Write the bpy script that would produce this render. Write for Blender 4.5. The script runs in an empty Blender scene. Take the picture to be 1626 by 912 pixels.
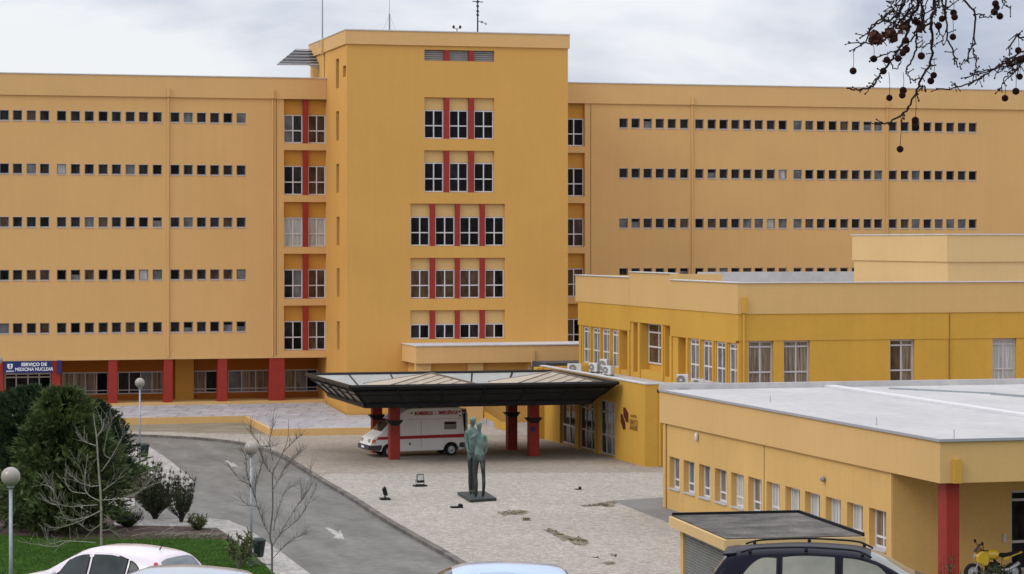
import bpy, bmesh, math, random
from math import sin, cos, pi, radians, sqrt
from mathutils import Vector, Matrix, noise as mnoise

sc = bpy.context.scene
COL = sc.collection
random.seed(7)
# ------------------------------------------------------------------ camera model
W, HH = 1626, 912
FPX, HOR, CXP = 4000.0, 385.0, 813.0
TH = radians(15.02)
CAM = Vector((0, 0, 11.5))
FW = Vector((sin(TH), cos(TH), 0)); RT = Vector((cos(TH), -sin(TH), 0)); UP = Vector((0, 0, 1))
def ray(px, py): return FW + RT*((px-CXP)/FPX) + UP*((HOR-py)/FPX)
def atD(px, py, d): return CAM + ray(px, py)*d
def atY(px, py, Y): r = ray(px, py); return CAM + r*(Y/r.y)
def atX(px, py, X): r = ray(px, py); return CAM + r*(X/r.x)
def atZ(px, py, Z): r = ray(px, py); return CAM + r*((Z-CAM.z)/r.z)
def XofY(px, Y): return atY(px, HOR, Y).x
def YofX(px, X): return atX(px, HOR, X).y
def g0(px, py, z=0.0): p = atZ(px, py, z); return (p.x, p.y)

cd = bpy.data.cameras.new('camera'); cam = bpy.data.objects.new('camera', cd); COL.objects.link(cam)
cam.location = CAM; cam.rotation_euler = (pi/2, 0, -TH)
cd.sensor_width = 36; cd.lens = 36*FPX/W; cd.shift_y = -(HH/2-HOR)/W
cd.clip_start = 0.1; cd.clip_end = 5000
sc.camera = cam

# ------------------------------------------------------------------ materials
def lin(c):
    def f(v):
        v /= 255.0
        return v/12.92 if v <= .04045 else ((v+.055)/1.055)**2.4
    return tuple(f(v) for v in c)
def new_mat(name):
    m = bpy.data.materials.new(name); m.use_nodes = True
    nt = m.node_tree
    return m, nt, nt.nodes['Principled BSDF']
def N(nt, t, **k):
    n = nt.nodes.new(t)
    for a, v in k.items(): setattr(n, a, v)
    return n
def mulc(c, f): return tuple(min(1, v*f) for v in c)
def pbr(name, col, rough=.7, spec=.3, metal=0, var=0, vs=1.0, st=(1, 1, 1), col2=None, var2=0, vs2=12, bump=0, bs=20, emit=None, trans=0, contrast=(.3, .7)):
    m, nt, b = new_mat(name)
    b.inputs['Roughness'].default_value = rough
    b.inputs['Specular IOR Level'].default_value = spec
    b.inputs['Metallic'].default_value = metal
    b.inputs['Base Color'].default_value = (*col, 1)
    if var or col2 or bump or var2:
        geo = N(nt, 'ShaderNodeNewGeometry')
        mp = N(nt, 'ShaderNodeMapping'); mp.inputs['Scale'].default_value = st
        nt.links.new(geo.outputs['Position'], mp.inputs['Vector'])
    out = None
    if var or col2:
        n = N(nt, 'ShaderNodeTexNoise'); n.inputs['Scale'].default_value = vs; n.inputs['Detail'].default_value = 6; n.inputs['Roughness'].default_value = .6
        nt.links.new(mp.outputs[0], n.inputs['Vector'])
        r = N(nt, 'ShaderNodeValToRGB')
        r.color_ramp.elements[0].position = contrast[0]; r.color_ramp.elements[1].position = contrast[1]
        c2 = col2 or mulc(col, 1+var); c1 = col if col2 else mulc(col, 1-var)
        r.color_ramp.elements[0].color = (*c1, 1); r.color_ramp.elements[1].color = (*c2, 1)
        nt.links.new(n.outputs['Fac'], r.inputs['Fac']); out = r.outputs['Color']
    if var2:
        n2 = N(nt, 'ShaderNodeTexNoise'); n2.inputs['Scale'].default_value = vs2; n2.inputs['Detail'].default_value = 3
        nt.links.new(geo.outputs['Position'], n2.inputs['Vector'])
        mr = N(nt, 'ShaderNodeMapRange'); mr.inputs[1].default_value = .3; mr.inputs[2].default_value = .7
        mr.inputs[3].default_value = 1-var2; mr.inputs[4].default_value = 1+var2
        nt.links.new(n2.outputs['Fac'], mr.inputs[0])
        mx = N(nt, 'ShaderNodeMix', data_type='RGBA', blend_type='MULTIPLY'); mx.inputs[0].default_value = 1
        if out: nt.links.new(out, mx.inputs[6])
        else: mx.inputs[6].default_value = (*col, 1)
        nt.links.new(mr.outputs[0], mx.inputs[7]); out = mx.outputs[2]
    if out: nt.links.new(out, b.inputs['Base Color'])
    if bump:
        nb = N(nt, 'ShaderNodeTexNoise'); nb.inputs['Scale'].default_value = bs; nb.inputs['Detail'].default_value = 4
        nt.links.new(geo.outputs['Position'], nb.inputs['Vector'])
        bp = N(nt, 'ShaderNodeBump'); bp.inputs['Strength'].default_value = bump; bp.inputs['Distance'].default_value = .03
        nt.links.new(nb.outputs['Fac'], bp.inputs['Height']); nt.links.new(bp.outputs[0], b.inputs['Normal'])
    if emit:
        b.inputs['Emission Color'].default_value = (*emit[0], 1); b.inputs['Emission Strength'].default_value = emit[1]
    if trans: b.inputs['Transmission Weight'].default_value = trans
    return m

def plaster(name, col, dirt=.085):
    """painted render: big soft patches, vertical rain streaks, fine grain"""
    m, nt, b = new_mat(name); b.inputs['Roughness'].default_value = .85; b.inputs['Specular IOR Level'].default_value = .15
    geo = N(nt, 'ShaderNodeNewGeometry')
    n1 = N(nt, 'ShaderNodeTexNoise'); n1.inputs['Scale'].default_value = .25; n1.inputs['Detail'].default_value = 7; n1.inputs['Roughness'].default_value = .62
    nt.links.new(geo.outputs['Position'], n1.inputs['Vector'])
    mp = N(nt, 'ShaderNodeMapping'); mp.inputs['Scale'].default_value = (3.2, 3.2, .16)
    nt.links.new(geo.outputs['Position'], mp.inputs['Vector'])
    n2 = N(nt, 'ShaderNodeTexNoise'); n2.inputs['Scale'].default_value = 1; n2.inputs['Detail'].default_value = 5
    nt.links.new(mp.outputs[0], n2.inputs['Vector'])
    n3 = N(nt, 'ShaderNodeTexNoise'); n3.inputs['Scale'].default_value = 7; n3.inputs['Detail'].default_value = 6; n3.inputs['Roughness'].default_value = .7
    nt.links.new(geo.outputs['Position'], n3.inputs['Vector'])
    def mr(src, a, bb, lo, hi):
        k = N(nt, 'ShaderNodeMapRange'); k.inputs[1].default_value = a; k.inputs[2].default_value = bb; k.inputs[3].default_value = lo; k.inputs[4].default_value = hi
        nt.links.new(src, k.inputs[0]); return k.outputs[0]
    def mul(a, bb):
        k = N(nt, 'ShaderNodeMath', operation='MULTIPLY'); nt.links.new(a, k.inputs[0]); nt.links.new(bb, k.inputs[1]); return k.outputs[0]
    f = mul(mul(mr(n1.outputs['Fac'], .3, .7, 1-dirt*.5, 1+dirt*.4), mr(n2.outputs['Fac'], .35, .65, 1-dirt*.16, 1.01)), mr(n3.outputs['Fac'], .3, .7, 1-dirt*.3, 1+dirt*.3))
    mx = N(nt, 'ShaderNodeMix', data_type='RGBA', blend_type='MULTIPLY'); mx.inputs[0].default_value = 1
    mx.inputs[6].default_value = (*col, 1); nt.links.new(f, mx.inputs[7]); nt.links.new(mx.outputs[2], b.inputs['Base Color'])
    bp = N(nt, 'ShaderNodeBump'); bp.inputs['Strength'].default_value = .15; bp.inputs['Distance'].default_value = .02
    nt.links.new(n3.outputs['Fac'], bp.inputs['Height']); nt.links.new(bp.outputs[0], b.inputs['Normal'])
    return m

M = {}
M['wing'] = plaster('wing_render', (.650, .387, .155))
M['wing_trim'] = plaster('wing_trim_render', (.650, .40, .168))
M['tower'] = plaster('tower_render', (.62, .338, .092))
M['orange'] = plaster('orange_render', (.52, .255, .05))
M['recess'] = plaster('recess_shade_render', (.31, .105, .018))  # orange render with the shade of the ground floor recess darkened into it
M['yellow'] = plaster('yellow_render', (.56, .315, .055), .16)
M['beige'] = plaster('beige_render', (.600, .385, .158))
M['pale'] = plaster('pale_beige_render', (.62, .42, .20))
M['low'] = plaster('low_building_render', (.60, .375, .135), .16)
M['red'] = pbr('red_paint', (.285, .022, .013), .55, .35, var=.10, vs=2.5, var2=.06, vs2=15)
M['red_dark'] = pbr('red_column_paint', (.27, .020, .012), .55, .35, var=.14, vs=2.5, var2=.06, vs2=15)
M['coping'] = pbr('grey_coping_metal', (.55, .55, .57), .5, .4, var=.12, vs=2)
M['alu'] = pbr('white_aluminium', (.62, .60, .61), .45, .4, var=.06, vs=3)
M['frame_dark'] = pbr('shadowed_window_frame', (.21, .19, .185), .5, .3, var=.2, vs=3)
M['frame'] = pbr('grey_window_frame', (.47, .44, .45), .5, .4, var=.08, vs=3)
def glassy(name, a, b_, sx=(1.2, 1.2, .5), rough=.06, spec=.16):
    return pbr(name, a, rough, spec, col2=b_, vs=1.6, st=sx, contrast=(.38, .62))
M['g_dark'] = glassy('dark_window_glass', (.007, .007, .008), (.034, .030, .032), spec=.1)
M['g_black'] = glassy('black_window_glass', (.003, .003, .0035), (.011, .010, .011), spec=.08)
M['g_brown'] = glassy('brown_window_glass', (.045, .028, .02), (.11, .07, .045))
M['g_grey'] = glassy('grey_window_glass', (.09, .095, .10), (.2, .2, .205))
M['g_pale'] = glassy('curtained_window_glass', (.30, .30, .28), (.52, .52, .5), (9, 9, .3), .25, .2)
M['g_curtain'] = glassy('beige_curtain_glass', (.10, .075, .055), (.30, .24, .18), (7, 7, .3), .15, .2)
M['louver'] = pbr('grey_louvre', (.24, .22, .21), .6, .3, var=.1, vs=3)
M['black'] = pbr('black_steel', (.009, .009, .010), .5, .25, var=.3, vs=3)
M['blackp'] = pbr('black_plastic', (.012, .012, .013), .6, .15)
M['rubber'] = pbr('tyre_rubber', (.02, .02, .021), .85, .2, var=.2, vs=20)
M['rim'] = pbr('wheel_rim', (.42, .42, .43), .4, .5, metal=.5)
M['white_roof'] = pbr('white_roof_membrane', (.45, .435, .425), .75, .25, var=.09, vs=.45, st=(1, .4, 1), var2=.07, vs2=2.5)
M['gravel_roof'] = pbr('roof_felt', (.30, .30, .31), .9, .1, var=.3, vs=1.2)
M['dark_roof'] = pbr('dark_roof_felt', (.05, .047, .044), .9, .15, col2=(.17, .155, .14), vs=.9, var2=.2, vs2=9)
M['slate'] = pbr('slate_sheet', (.06, .06, .068), .7, .3, var=.2, vs=2)
M['blue_sign'] = pbr('blue_sign_panel', (.018, .026, .13), .5, .3)
M['white_paint'] = pbr('white_lettering', (.78, .78, .78), .6, .2)
M['red_letter'] = pbr('red_lettering', (.45, .03, .04), .6, .2)
M['maroon'] = pbr('maroon_emblem', (.09, .018, .015), .6, .2)
M['ochre_letter'] = pbr('ochre_lettering', (.22, .10, .025), .7, .2)
M['white_car'] = pbr('white_vehicle_paint', (.83, .82, .80), .3, .5, var=.03, vs=2)
def patina():
    m, nt, b = new_mat('bronze_patina'); b.inputs['Roughness'].default_value = .5; b.inputs['Metallic'].default_value = .2
    geo = N(nt, 'ShaderNodeNewGeometry'); n = N(nt, 'ShaderNodeTexNoise'); n.inputs['Scale'].default_value = 2.6; n.inputs['Detail'].default_value = 6
    nt.links.new(geo.outputs['Position'], n.inputs['Vector'])
    sp = N(nt, 'ShaderNodeSeparateXYZ'); nt.links.new(geo.outputs['Position'], sp.inputs[0])
    a = N(nt, 'ShaderNodeMapRange'); a.inputs[1].default_value = 1.55; a.inputs[2].default_value = 2.1; a.inputs[3].default_value = -.24; a.inputs[4].default_value = .10
    nt.links.new(sp.outputs['Z'], a.inputs[0])
    ad = N(nt, 'ShaderNodeMath', operation='ADD'); nt.links.new(n.outputs['Fac'], ad.inputs[0]); nt.links.new(a.outputs[0], ad.inputs[1])
    r = N(nt, 'ShaderNodeValToRGB'); r.color_ramp.elements[0].position = .34; r.color_ramp.elements[1].position = .68
    r.color_ramp.elements[0].color = (.022, .028, .026, 1); r.color_ramp.elements[1].color = (.125, .20, .175, 1)
    nt.links.new(ad.outputs[0], r.inputs['Fac']); nt.links.new(r.outputs[0], b.inputs['Base Color'])
    bp = N(nt, 'ShaderNodeBump'); bp.inputs['Strength'].default_value = .4; bp.inputs['Distance'].default_value = .03; n2 = N(nt, 'ShaderNodeTexNoise'); n2.inputs['Scale'].default_value = 14
    nt.links.new(geo.outputs['Position'], n2.inputs['Vector']); nt.links.new(n2.outputs['Fac'], bp.inputs['Height']); nt.links.new(bp.outputs[0], b.inputs['Normal'])
    return m
M['bronze'] = patina()
M['bronze_dark'] = pbr('bronze_dark', (.035, .042, .04), .6, .4, metal=.2, var=.3, vs=4, bump=.2, bs=12)
M['galv'] = pbr('galvanised_pole', (.30, .33, .35), .5, .5, metal=.4, var=.15, vs=6)
M['globe'] = pbr('frosted_globe', (.31, .275, .24), .22, .5, var=.06, vs=6)
M['bin'] = pbr('dark_green_bin', (.012, .022, .02), .5, .4, var=.3, vs=8)
M['ac'] = pbr('air_conditioner_white', (.60, .61, .60), .5, .3, var=.08, vs=5)
M['tan_roof'] = pbr('tan_corrugated_roof', (.42, .35, .27), .7, .3, var=.12, vs=1.6, var2=.07, vs2=9)
M['seam'] = pbr('brown_seam_metal', (.17, .135, .105), .6, .3)
M['frost'] = pbr('frosted_glazing', (.36, .355, .33), .35, .4, var=.10, vs=1.2)
M['frost_dark'] = pbr('dark_glazing', (.012, .014, .014), .25, .2, var=.4, vs=1)
M['bark'] = pbr('pale_bark', (.20, .185, .15), .9, .1, col2=(.34, .32, .27), vs=9, bump=.4, bs=30)
M['bark_dark'] = pbr('dark_bark', (.045, .036, .03), .9, .1, var=.3, vs=9, bump=.4, bs=30)
M['bark_grey'] = pbr('grey_bark', (.09, .08, .07), .9, .1, col2=(.17, .155, .14), vs=9)
M['twig'] = pbr('plane_twig', (.024, .014, .014), .85, .15, var=.3, vs=40)
M['seed'] = pbr('seed_ball_brown', (.040, .014, .012), .9, .1, var=.4, vs=120, bump=1, bs=400)
M['dry_leaf'] = pbr('dry_leaf', (.030, .012, .010), .8, .1, col2=(.075, .034, .02), vs=30)
def foliage(name, a, b_, vs=1.1):
    m = pbr(name, a, .6, .25, col2=b_, vs=vs, var2=.35, vs2=6, contrast=(.32, .68))
    nt = m.node_tree; b = nt.nodes['Principled BSDF']
    tr = N(nt, 'ShaderNodeBsdfTranslucent'); mx = N(nt, 'ShaderNodeMixShader'); mx.inputs[0].default_value = .25
    src = b.inputs['Base Color'].links[0].from_socket; nt.links.new(src, tr.inputs['Color'])
    out = nt.nodes['Material Output']
    nt.links.new(b.outputs[0], mx.inputs[1]); nt.links.new(tr.outputs[0], mx.inputs[2]); nt.links.new(mx.outputs[0], out.inputs['Surface'])
    return m
M['fol_dark'] = foliage('dark_needles', (.011, .023, .009), (.042, .072, .024))
M['fol_mid'] = foliage('conifer_sprays', (.024, .042, .014), (.115, .15, .045))
M['fol_deep'] = foliage('deep_green_needles', (.010, .022, .011), (.028, .05, .02))
M['fol_shrub'] = foliage('shrub_leaves', (.018, .028, .011), (.065, .080, .032), 3)
M['fol_bright'] = foliage('bright_leaves', (.05, .10, .018), (.12, .20, .04), 3)
M['fol_olive'] = foliage('olive_leaves', (.045, .06, .02), (.14, .15, .06), 4)

# ------------------------------------------------------------------ mesh builder
class MB:
    def __init__(s): s.v = []; s.f = []; s.m = []; s.mats = []; s.cur = 0
    def mat(s, m):
        if m not in s.mats: s.mats.append(m)
        s.cur = s.mats.index(m); return s
    def add(s, vs, fs):
        o = len(s.v); s.v += [tuple(p) for p in vs]
        for f in fs: s.f.append([o+i for i in f]); s.m.append(s.cur)
    def quad(s, a, b, c, d): s.add([a, b, c, d], [(0, 1, 2, 3)])
    def hexa(s, c): s.add(c, [(0, 3, 2, 1), (4, 5, 6, 7), (0, 1, 5, 4), (1, 2, 6, 5), (2, 3, 7, 6), (3, 0, 4, 7)])
    def box(s, x0, x1, y0, y1, z0, z1):
        s.hexa([(x0, y0, z0), (x1, y0, z0), (x1, y1, z0), (x0, y1, z0), (x0, y0, z1), (x1, y0, z1), (x1, y1, z1), (x0, y1, z1)])
    def pbox(s, P, u0, u1, z0, z1, d0, d1):
        s.hexa([P(u0, z0, d0), P(u1, z0, d0), P(u1, z0, d1), P(u0, z0, d1), P(u0, z1, d0), P(u1, z1, d0), P(u1, z1, d1), P(u0, z1, d1)])
    def prism(s, poly, z0, z1):
        n = len(poly)
        vs = [(p[0], p[1], z0 if not callable(z0) else z0(p)) for p in poly] + [(p[0], p[1], z1 if not callable(z1) else z1(p)) for p in poly]
        s.add(vs, [tuple(range(n))[::-1], tuple(range(n, 2*n))] + [(i, (i+1) % n, n+(i+1) % n, n+i) for i in range(n)])
    def extr(s, poly, y0, y1, ax='y'):
        n = len(poly)
        if ax == 'y': vs = [(x, y0, z) for x, z in poly] + [(x, y1, z) for x, z in poly]
        else: vs = [(y0, x, z) for x, z in poly] + [(y1, x, z) for x, z in poly]
        s.add(vs, [tuple(range(n)), tuple(range(n, 2*n))[::-1]] + [(i, n+i, n+(i+1) % n, (i+1) % n) for i in range(n)])
    def tube(s, pts, r0, r1=None, n=6, cap=True):
        pts = [Vector(p) for p in pts]; r1 = r0 if r1 is None else r1
        vs = []; k = len(pts); a = None
        for i, p in enumerate(pts):
            t = (pts[min(i+1, k-1)]-pts[max(i-1, 0)])
            t = t.normalized() if t.length > 1e-9 else Vector((0, 0, 1))
            if a is None:
                a = t.cross(Vector((0, 0, 1)))
                if a.length < .05: a = t.cross(Vector((1, 0, 0)))
            a = (a - t*a.dot(t))
            if a.length < 1e-6: a = t.orthogonal()
            a.normalize(); b = t.cross(a)
            r = (r0+(r1-r0)*i/max(1, k-1)) if not isinstance(r0, (list, tuple)) else r0[i]
            for j in range(n): vs.append(p+a*(r*cos(2*pi*j/n))+b*(r*sin(2*pi*j/n)))
        fs = [(i*n+j, i*n+(j+1) % n, (i+1)*n+(j+1) % n, (i+1)*n+j) for i in range(k-1) for j in range(n)]
        if cap: fs += [tuple(range(n))[::-1], tuple(range((k-1)*n, k*n))]
        s.add(vs, fs)
    def lathe(s, c, prof, n=20, axis='z'):
        vs = []; c = Vector(c)
        for r, h in prof:
            for j in range(n):
                a = 2*pi*j/n
                if axis == 'z': vs.append(c+Vector((r*cos(a), r*sin(a), h)))
                elif axis == 'y': vs.append(c+Vector((r*cos(a), h, r*sin(a))))
                else: vs.append(c+Vector((h, r*cos(a), r*sin(a))))
        k = len(prof)
        s.add(vs, [(i*n+j, i*n+(j+1) % n, (i+1)*n+(j+1) % n, (i+1)*n+j) for i in range(k-1) for j in range(n)] + [tuple(range(n))[::-1], tuple(range((k-1)*n, k*n))])
    def ball(s, c, r, n=14, sq=(1, 1, 1)):
        c = Vector(c); vs = []; k = n//2
        for i in range(1, k):
            t = pi*i/k
            for j in range(n):
                a = 2*pi*j/n
                vs.append(c+Vector((r*sq[0]*sin(t)*cos(a), r*sq[1]*sin(t)*sin(a), r*sq[2]*cos(t))))
        top = len(vs); vs += [c+Vector((0, 0, r*sq[2])), c-Vector((0, 0, r*sq[2]))]
        fs = [(i*n+j, (i+1)*n+j, (i+1)*n+(j+1) % n, i*n+(j+1) % n) for i in range(k-2) for j in range(n)]
        fs += [(top, j, (j+1) % n) for j in range(n)] + [(top+1, (k-2)*n+(j+1) % n, (k-2)*n+j) for j in range(n)]
        s.add(vs, fs)
    def build(s, name, mat=None, parent=None, smooth=False, bevel=0, seg=2):
        me = bpy.data.meshes.new(name)
        o = ORG.get(parent.name, Vector()) if parent else Vector()
        me.from_pydata([tuple(Vector(p)-o) for p in s.v], [], s.f)
        mats = s.mats or [mat]
        for m in mats: me.materials.append(m)
        if len(mats) > 1: me.polygons.foreach_set('material_index', s.m)
        if smooth: me.polygons.foreach_set('use_smooth', [True]*len(me.polygons))
        me.update()
        ob = bpy.data.objects.new(name, me); COL.objects.link(ob)
        if parent:
            ob.parent = parent; ORG[ob.name] = o
        if bevel:
            md = ob.modifiers.new('bevel', 'BEVEL'); md.width = bevel; md.segments = seg; md.limit_method = 'ANGLE'; md.angle_limit = radians(35)
        return ob
ORG = {}
def thing(name, label, cat, loc=(0, 0, 0), group=None, local=False, rz=0):
    o = bpy.data.objects.new(name, None); COL.objects.link(o); o.empty_display_size = .3
    o.location = loc; o.rotation_euler = (0, 0, rz)
    ORG[o.name] = Vector() if local else Vector(loc)
    o['label'] = label; o['category'] = cat
    if group: o['group'] = group
    return o
def tag(o, label=None, cat=None, group=None, kind=None):
    if label: o['label'] = label
    if cat: o['category'] = cat
    if group: o['group'] = group
    if kind: o['kind'] = kind
    return o
def struct(o, label, cat): return tag(o, label, cat, kind='structure')

def facade(mb, P, u0, u1, z0, z1, ops, back=False):
    us = sorted({u0, u1, *[o[0] for o in ops], *[o[1] for o in ops]}); zs = sorted({z0, z1, *[o[2] for o in ops], *[o[3] for o in ops]})
    us = [u for u in us if u0 <= u <= u1]; zs = [z for z in zs if z0 <= z <= z1]
    for j in range(len(zs)-1):
        run = None
        for i in range(len(us)-1):
            um, zm = (us[i]+us[i+1])/2, (zs[j]+zs[j+1])/2
            hole = any(o[0] < um < o[1] and o[2] < zm < o[3] for o in ops)
            if not hole and run is None: run = us[i]
            if hole and run is not None: mb.quad(P(run, zs[j], 0), P(us[i], zs[j], 0), P(us[i], zs[j+1], 0), P(run, zs[j+1], 0)); run = None
        if run is not None: mb.quad(P(run, zs[j], 0), P(us[-1], zs[j], 0), P(us[-1], zs[j+1], 0), P(run, zs[j+1], 0))
    for o in ops:
        a, b, c, e, d = o[:5]
        mb.quad(P(a, c, 0), P(a, e, 0), P(a, e, d), P(a, c, d)); mb.quad(P(b, c, 0), P(b, c, d), P(b, e, d), P(b, e, 0))
        mb.quad(P(a, c, 0), P(a, c, d), P(b, c, d), P(b, c, 0)); mb.quad(P(a, e, 0), P(b, e, 0), P(b, e, d), P(a, e, d))
        if back or (len(o) > 5 and o[5]): mb.quad(P(a, c, d), P(b, c, d), P(b, e, d), P(a, e, d))
def planeY(Y): return lambda u, z, d: (u, Y+d, z)
def planeX(X): return lambda u, z, d: (X+d, u, z)
def window(parent, P, u0, u1, z0, z1, d, vb=(), hb=(), bar=.05, pane='g_dark', frame='alu', name='window', tilt=0, dep=.06, blind=None, sill=0):
    mb = MB(); mb.mat(M[frame])
    mb.pbox(P, u0, u0+bar, z0, z1, d-dep, d); mb.pbox(P, u1-bar, u1, z0, z1, d-dep, d)
    mb.pbox(P, u0+bar, u1-bar, z0, z0+bar, d-dep, d); mb.pbox(P, u0+bar, u1-bar, z1-bar, z1, d-dep, d)
    us = [u0+bar]
    for f in vb:
        u = u0+(u1-u0)*f; mb.pbox(P, u-bar/2, u+bar/2, z0+bar, z1-bar, d-dep, d)
    for f in hb:
        z = z0+(z1-z0)*f; mb.pbox(P, u0+bar, u1-bar, z-bar/2, z+bar/2, d-dep-.004, d+.004)
    if sill: mb.mat(M['frame']); mb.pbox(P, u0-.03, u1+.03, z0-.055, z0-.003, -sill, d)
    w = mb.build(name, M[frame], parent)
    g = MB(); a, b, c, e = u0+bar*.6, u1-bar*.6, z0+bar*.6, z1-bar*.6; dd = d-.02
    if isinstance(pane, str): pane = [pane]
    if tilt:
        g.mat(M['g_black']); g.quad(P(a, c, d-.004), P(b, c, d-.004), P(b, e, d-.004), P(a, e, d-.004))
        g.mat(M[pane[0]]); g.quad(P(a, c, dd), P(b, c, dd), P(b, e-.04, dd-tilt), P(a, e-.04, dd-tilt))
    else:
        k = len(pane)
        for i, pm in enumerate(pane):       # vertical bays may hold different curtains
            ua, ub = a+(b-a)*i/k, a+(b-a)*(i+1)/k
            g.mat(M[pm]); 
            if blind:
                zm = c+(e-c)*blind[0]; lo, hi = (pm, blind[1])
                g.quad(P(ua, c, dd), P(ub, c, dd), P(ub, zm, dd), P(ua, zm, dd)); g.mat(M[hi]); g.quad(P(ua, zm, dd), P(ub, zm, dd), P(ub, e, dd), P(ua, e, dd))
            else: g.quad(P(ua, c, dd), P(ub, c, dd), P(ub, e, dd), P(ua, e, dd))
    g.build('pane', None, w)
    return w
def text_mesh(name, body, size, mat, parent, M4, depth=.01, align='CENTER', sx=1.0, bold=0):
    cu = bpy.data.curves.new(name, 'FONT'); cu.body = body; cu.size = size; cu.extrude = depth; cu.align_x = align; cu.align_y = 'CENTER'; cu.resolution_u = 3; cu.offset = bold
    tmp = bpy.data.objects.new('tmp', cu); COL.objects.link(tmp)
    dg = bpy.context.evaluated_depsgraph_get(); me = bpy.data.meshes.new_from_object(tmp.evaluated_get(dg))
    bpy.data.objects.remove(tmp)
    o = ORG.get(parent.name, Vector()) if parent else Vector()
    for v in me.vertices:
        v.co.x *= sx; v.co = (M4 @ v.co) - o
    me.materials.clear(); me.materials.append(mat); me.name = name
    ob = bpy.data.objects.new(name, me); COL.objects.link(ob)
    if parent: ob.parent = parent; ORG[ob.name] = o
    return ob
def frameM(o, x, y):
    x = Vector(x).normalized(); y = Vector(y).normalized(); z = x.cross(y); o = Vector(o)
    return Matrix(((x.x, y.x, z.x, o.x), (x.y, y.y, z.y, o.y), (x.z, y.z, z.z, o.z), (0, 0, 0, 1)))

# ------------------------------------------------------------------ sky and light
wd = bpy.data.worlds.new('World'); sc.world = wd; wd.use_nodes = True
nt = wd.node_tree; bg = nt.nodes['Background']
SUN_EL, SUN_AZ = radians(42), radians(-68)      # azimuth measured from +Y towards +X
sky = N(nt, 'ShaderNodeTexSky', sky_type='NISHITA'); sky.sun_disc = False; sky.sun_elevation = SUN_EL
SD = Vector((-.95, -.31, 0)).normalized()          # horizontal direction towards the sun: left and behind the camera
sky.sun_rotation = math.atan2(SD.x, SD.y)
tc = N(nt, 'ShaderNodeTexCoord')
mp = N(nt, 'ShaderNodeMapping'); mp.inputs['Scale'].default_value = (7, 7, 17); mp.inputs['Location'].default_value = (.55, 1.7, .3)
nt.links.new(tc.outputs['Generated'], mp.inputs['Vector'])
n1 = N(nt, 'ShaderNodeTexNoise'); n1.inputs['Scale'].default_value = 1.0; n1.inputs['Detail'].default_value = 7; n1.inputs['Roughness'].default_value = .52; n1.inputs['Distortion'].default_value = .35
nt.links.new(mp.outputs[0], n1.inputs['Vector'])
cr = N(nt, 'ShaderNodeValToRGB')
e = cr.color_ramp.elements
e[0].position = .33; e[0].color = (.47, .52, .65, 1)
e[1].position = .62; e[1].color = (.93, .94, .97, 1)
k = cr.color_ramp.elements.new(.5); k.color = (.76, .79, .87, 1)
nt.links.new(n1.outputs['Fac'], cr.inputs['Fac'])
sep = N(nt, 'ShaderNodeSeparateXYZ'); nt.links.new(tc.outputs['Generated'], sep.inputs[0])
zr = N(nt, 'ShaderNodeMapRange'); zr.inputs[1].default_value = .08; zr.inputs[2].default_value = .9; zr.inputs[3].default_value = 1.0; zr.inputs[4].default_value = 2.1
nt.links.new(sep.outputs['Z'], zr.inputs[0])
cm = N(nt, 'ShaderNodeMix', data_type='RGBA', blend_type='MULTIPLY'); cm.inputs[0].default_value = 1
nt.links.new(cr.outputs[0], cm.inputs[6]); nt.links.new(zr.outputs[0], cm.inputs[7])
sk = N(nt, 'ShaderNodeMix', data_type='RGBA', blend_type='MULTIPLY'); sk.inputs[0].default_value = 1; sk.inputs[7].default_value = (.1, .1, .1, 1)
nt.links.new(sky.outputs[0], sk.inputs[6])
mx = N(nt, 'ShaderNodeMix', data_type='RGBA'); mx.inputs[0].default_value = .9
nt.links.new(sk.outputs[2], mx.inputs[6]); nt.links.new(cm.outputs[2], mx.inputs[7])
# the shader colours are real sky radiances; Background strength stays in the asked range
sc10 = N(nt, 'ShaderNodeMix', data_type='RGBA', blend_type='DIVIDE'); sc10.inputs[0].default_value = 1; sc10.inputs[7].default_value = (.1, .1, .1, 1); sc10.clamp_result = False
nt.links.new(mx.outputs[2], sc10.inputs[6]); nt.links.new(sc10.outputs[2], bg.inputs['Color'])
bg.inputs['Strength'].default_value = .1
sl = bpy.data.lights.new('sun', 'SUN'); sl.energy = 1.15; sl.angle = radians(24); sl.color = (1, .95, .87)
so = bpy.data.objects.new('sun', sl); COL.objects.link(so)
sdir = Vector((SD.x*cos(SUN_EL), SD.y*cos(SUN_EL), sin(SUN_EL)))
so.rotation_euler = sdir.to_track_quat('Z', 'Y').to_euler(); so.location = sdir*200
sc.view_settings.view_transform = 'Standard'; sc.view_settings.look = 'None'; sc.view_settings.exposure = 0; sc.view_settings.gamma = 1
sc.view_settings.use_curve_mapping = False
sc.render.engine = 'CYCLES'; sc.cycles.use_denoising = True; sc.cycles.max_bounces = 6; sc.cycles.transparent_max_bounces = 8

# ------------------------------------------------------------------ setting: ground
def hz(d):
    if d < 50: return 5.08-.06*(d-40)
    if d > 73: return 0
    t = (d-50)/23; return 4.48*(1-t)**1.0*(1-.25*t*(1-t)*2)
def dep(x, y): return x*FW.x+y*FW.y
def lat(x, y): return x*RT.x+y*RT.y
M['soil'] = pbr('bare_soil', (.14, .12, .09), .95, .1, var=.35, vs=1.5, var2=.3, vs2=14)
mb = MB(); mb.quad((-2500, -2500, -.35), (2500, -2500, -.35), (2500, 2500, -.35), (-2500, 2500, -.35))
struct(mb.build('ground', M['soil']), 'bare earth plain stretching away around the buildings', 'ground')

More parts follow.
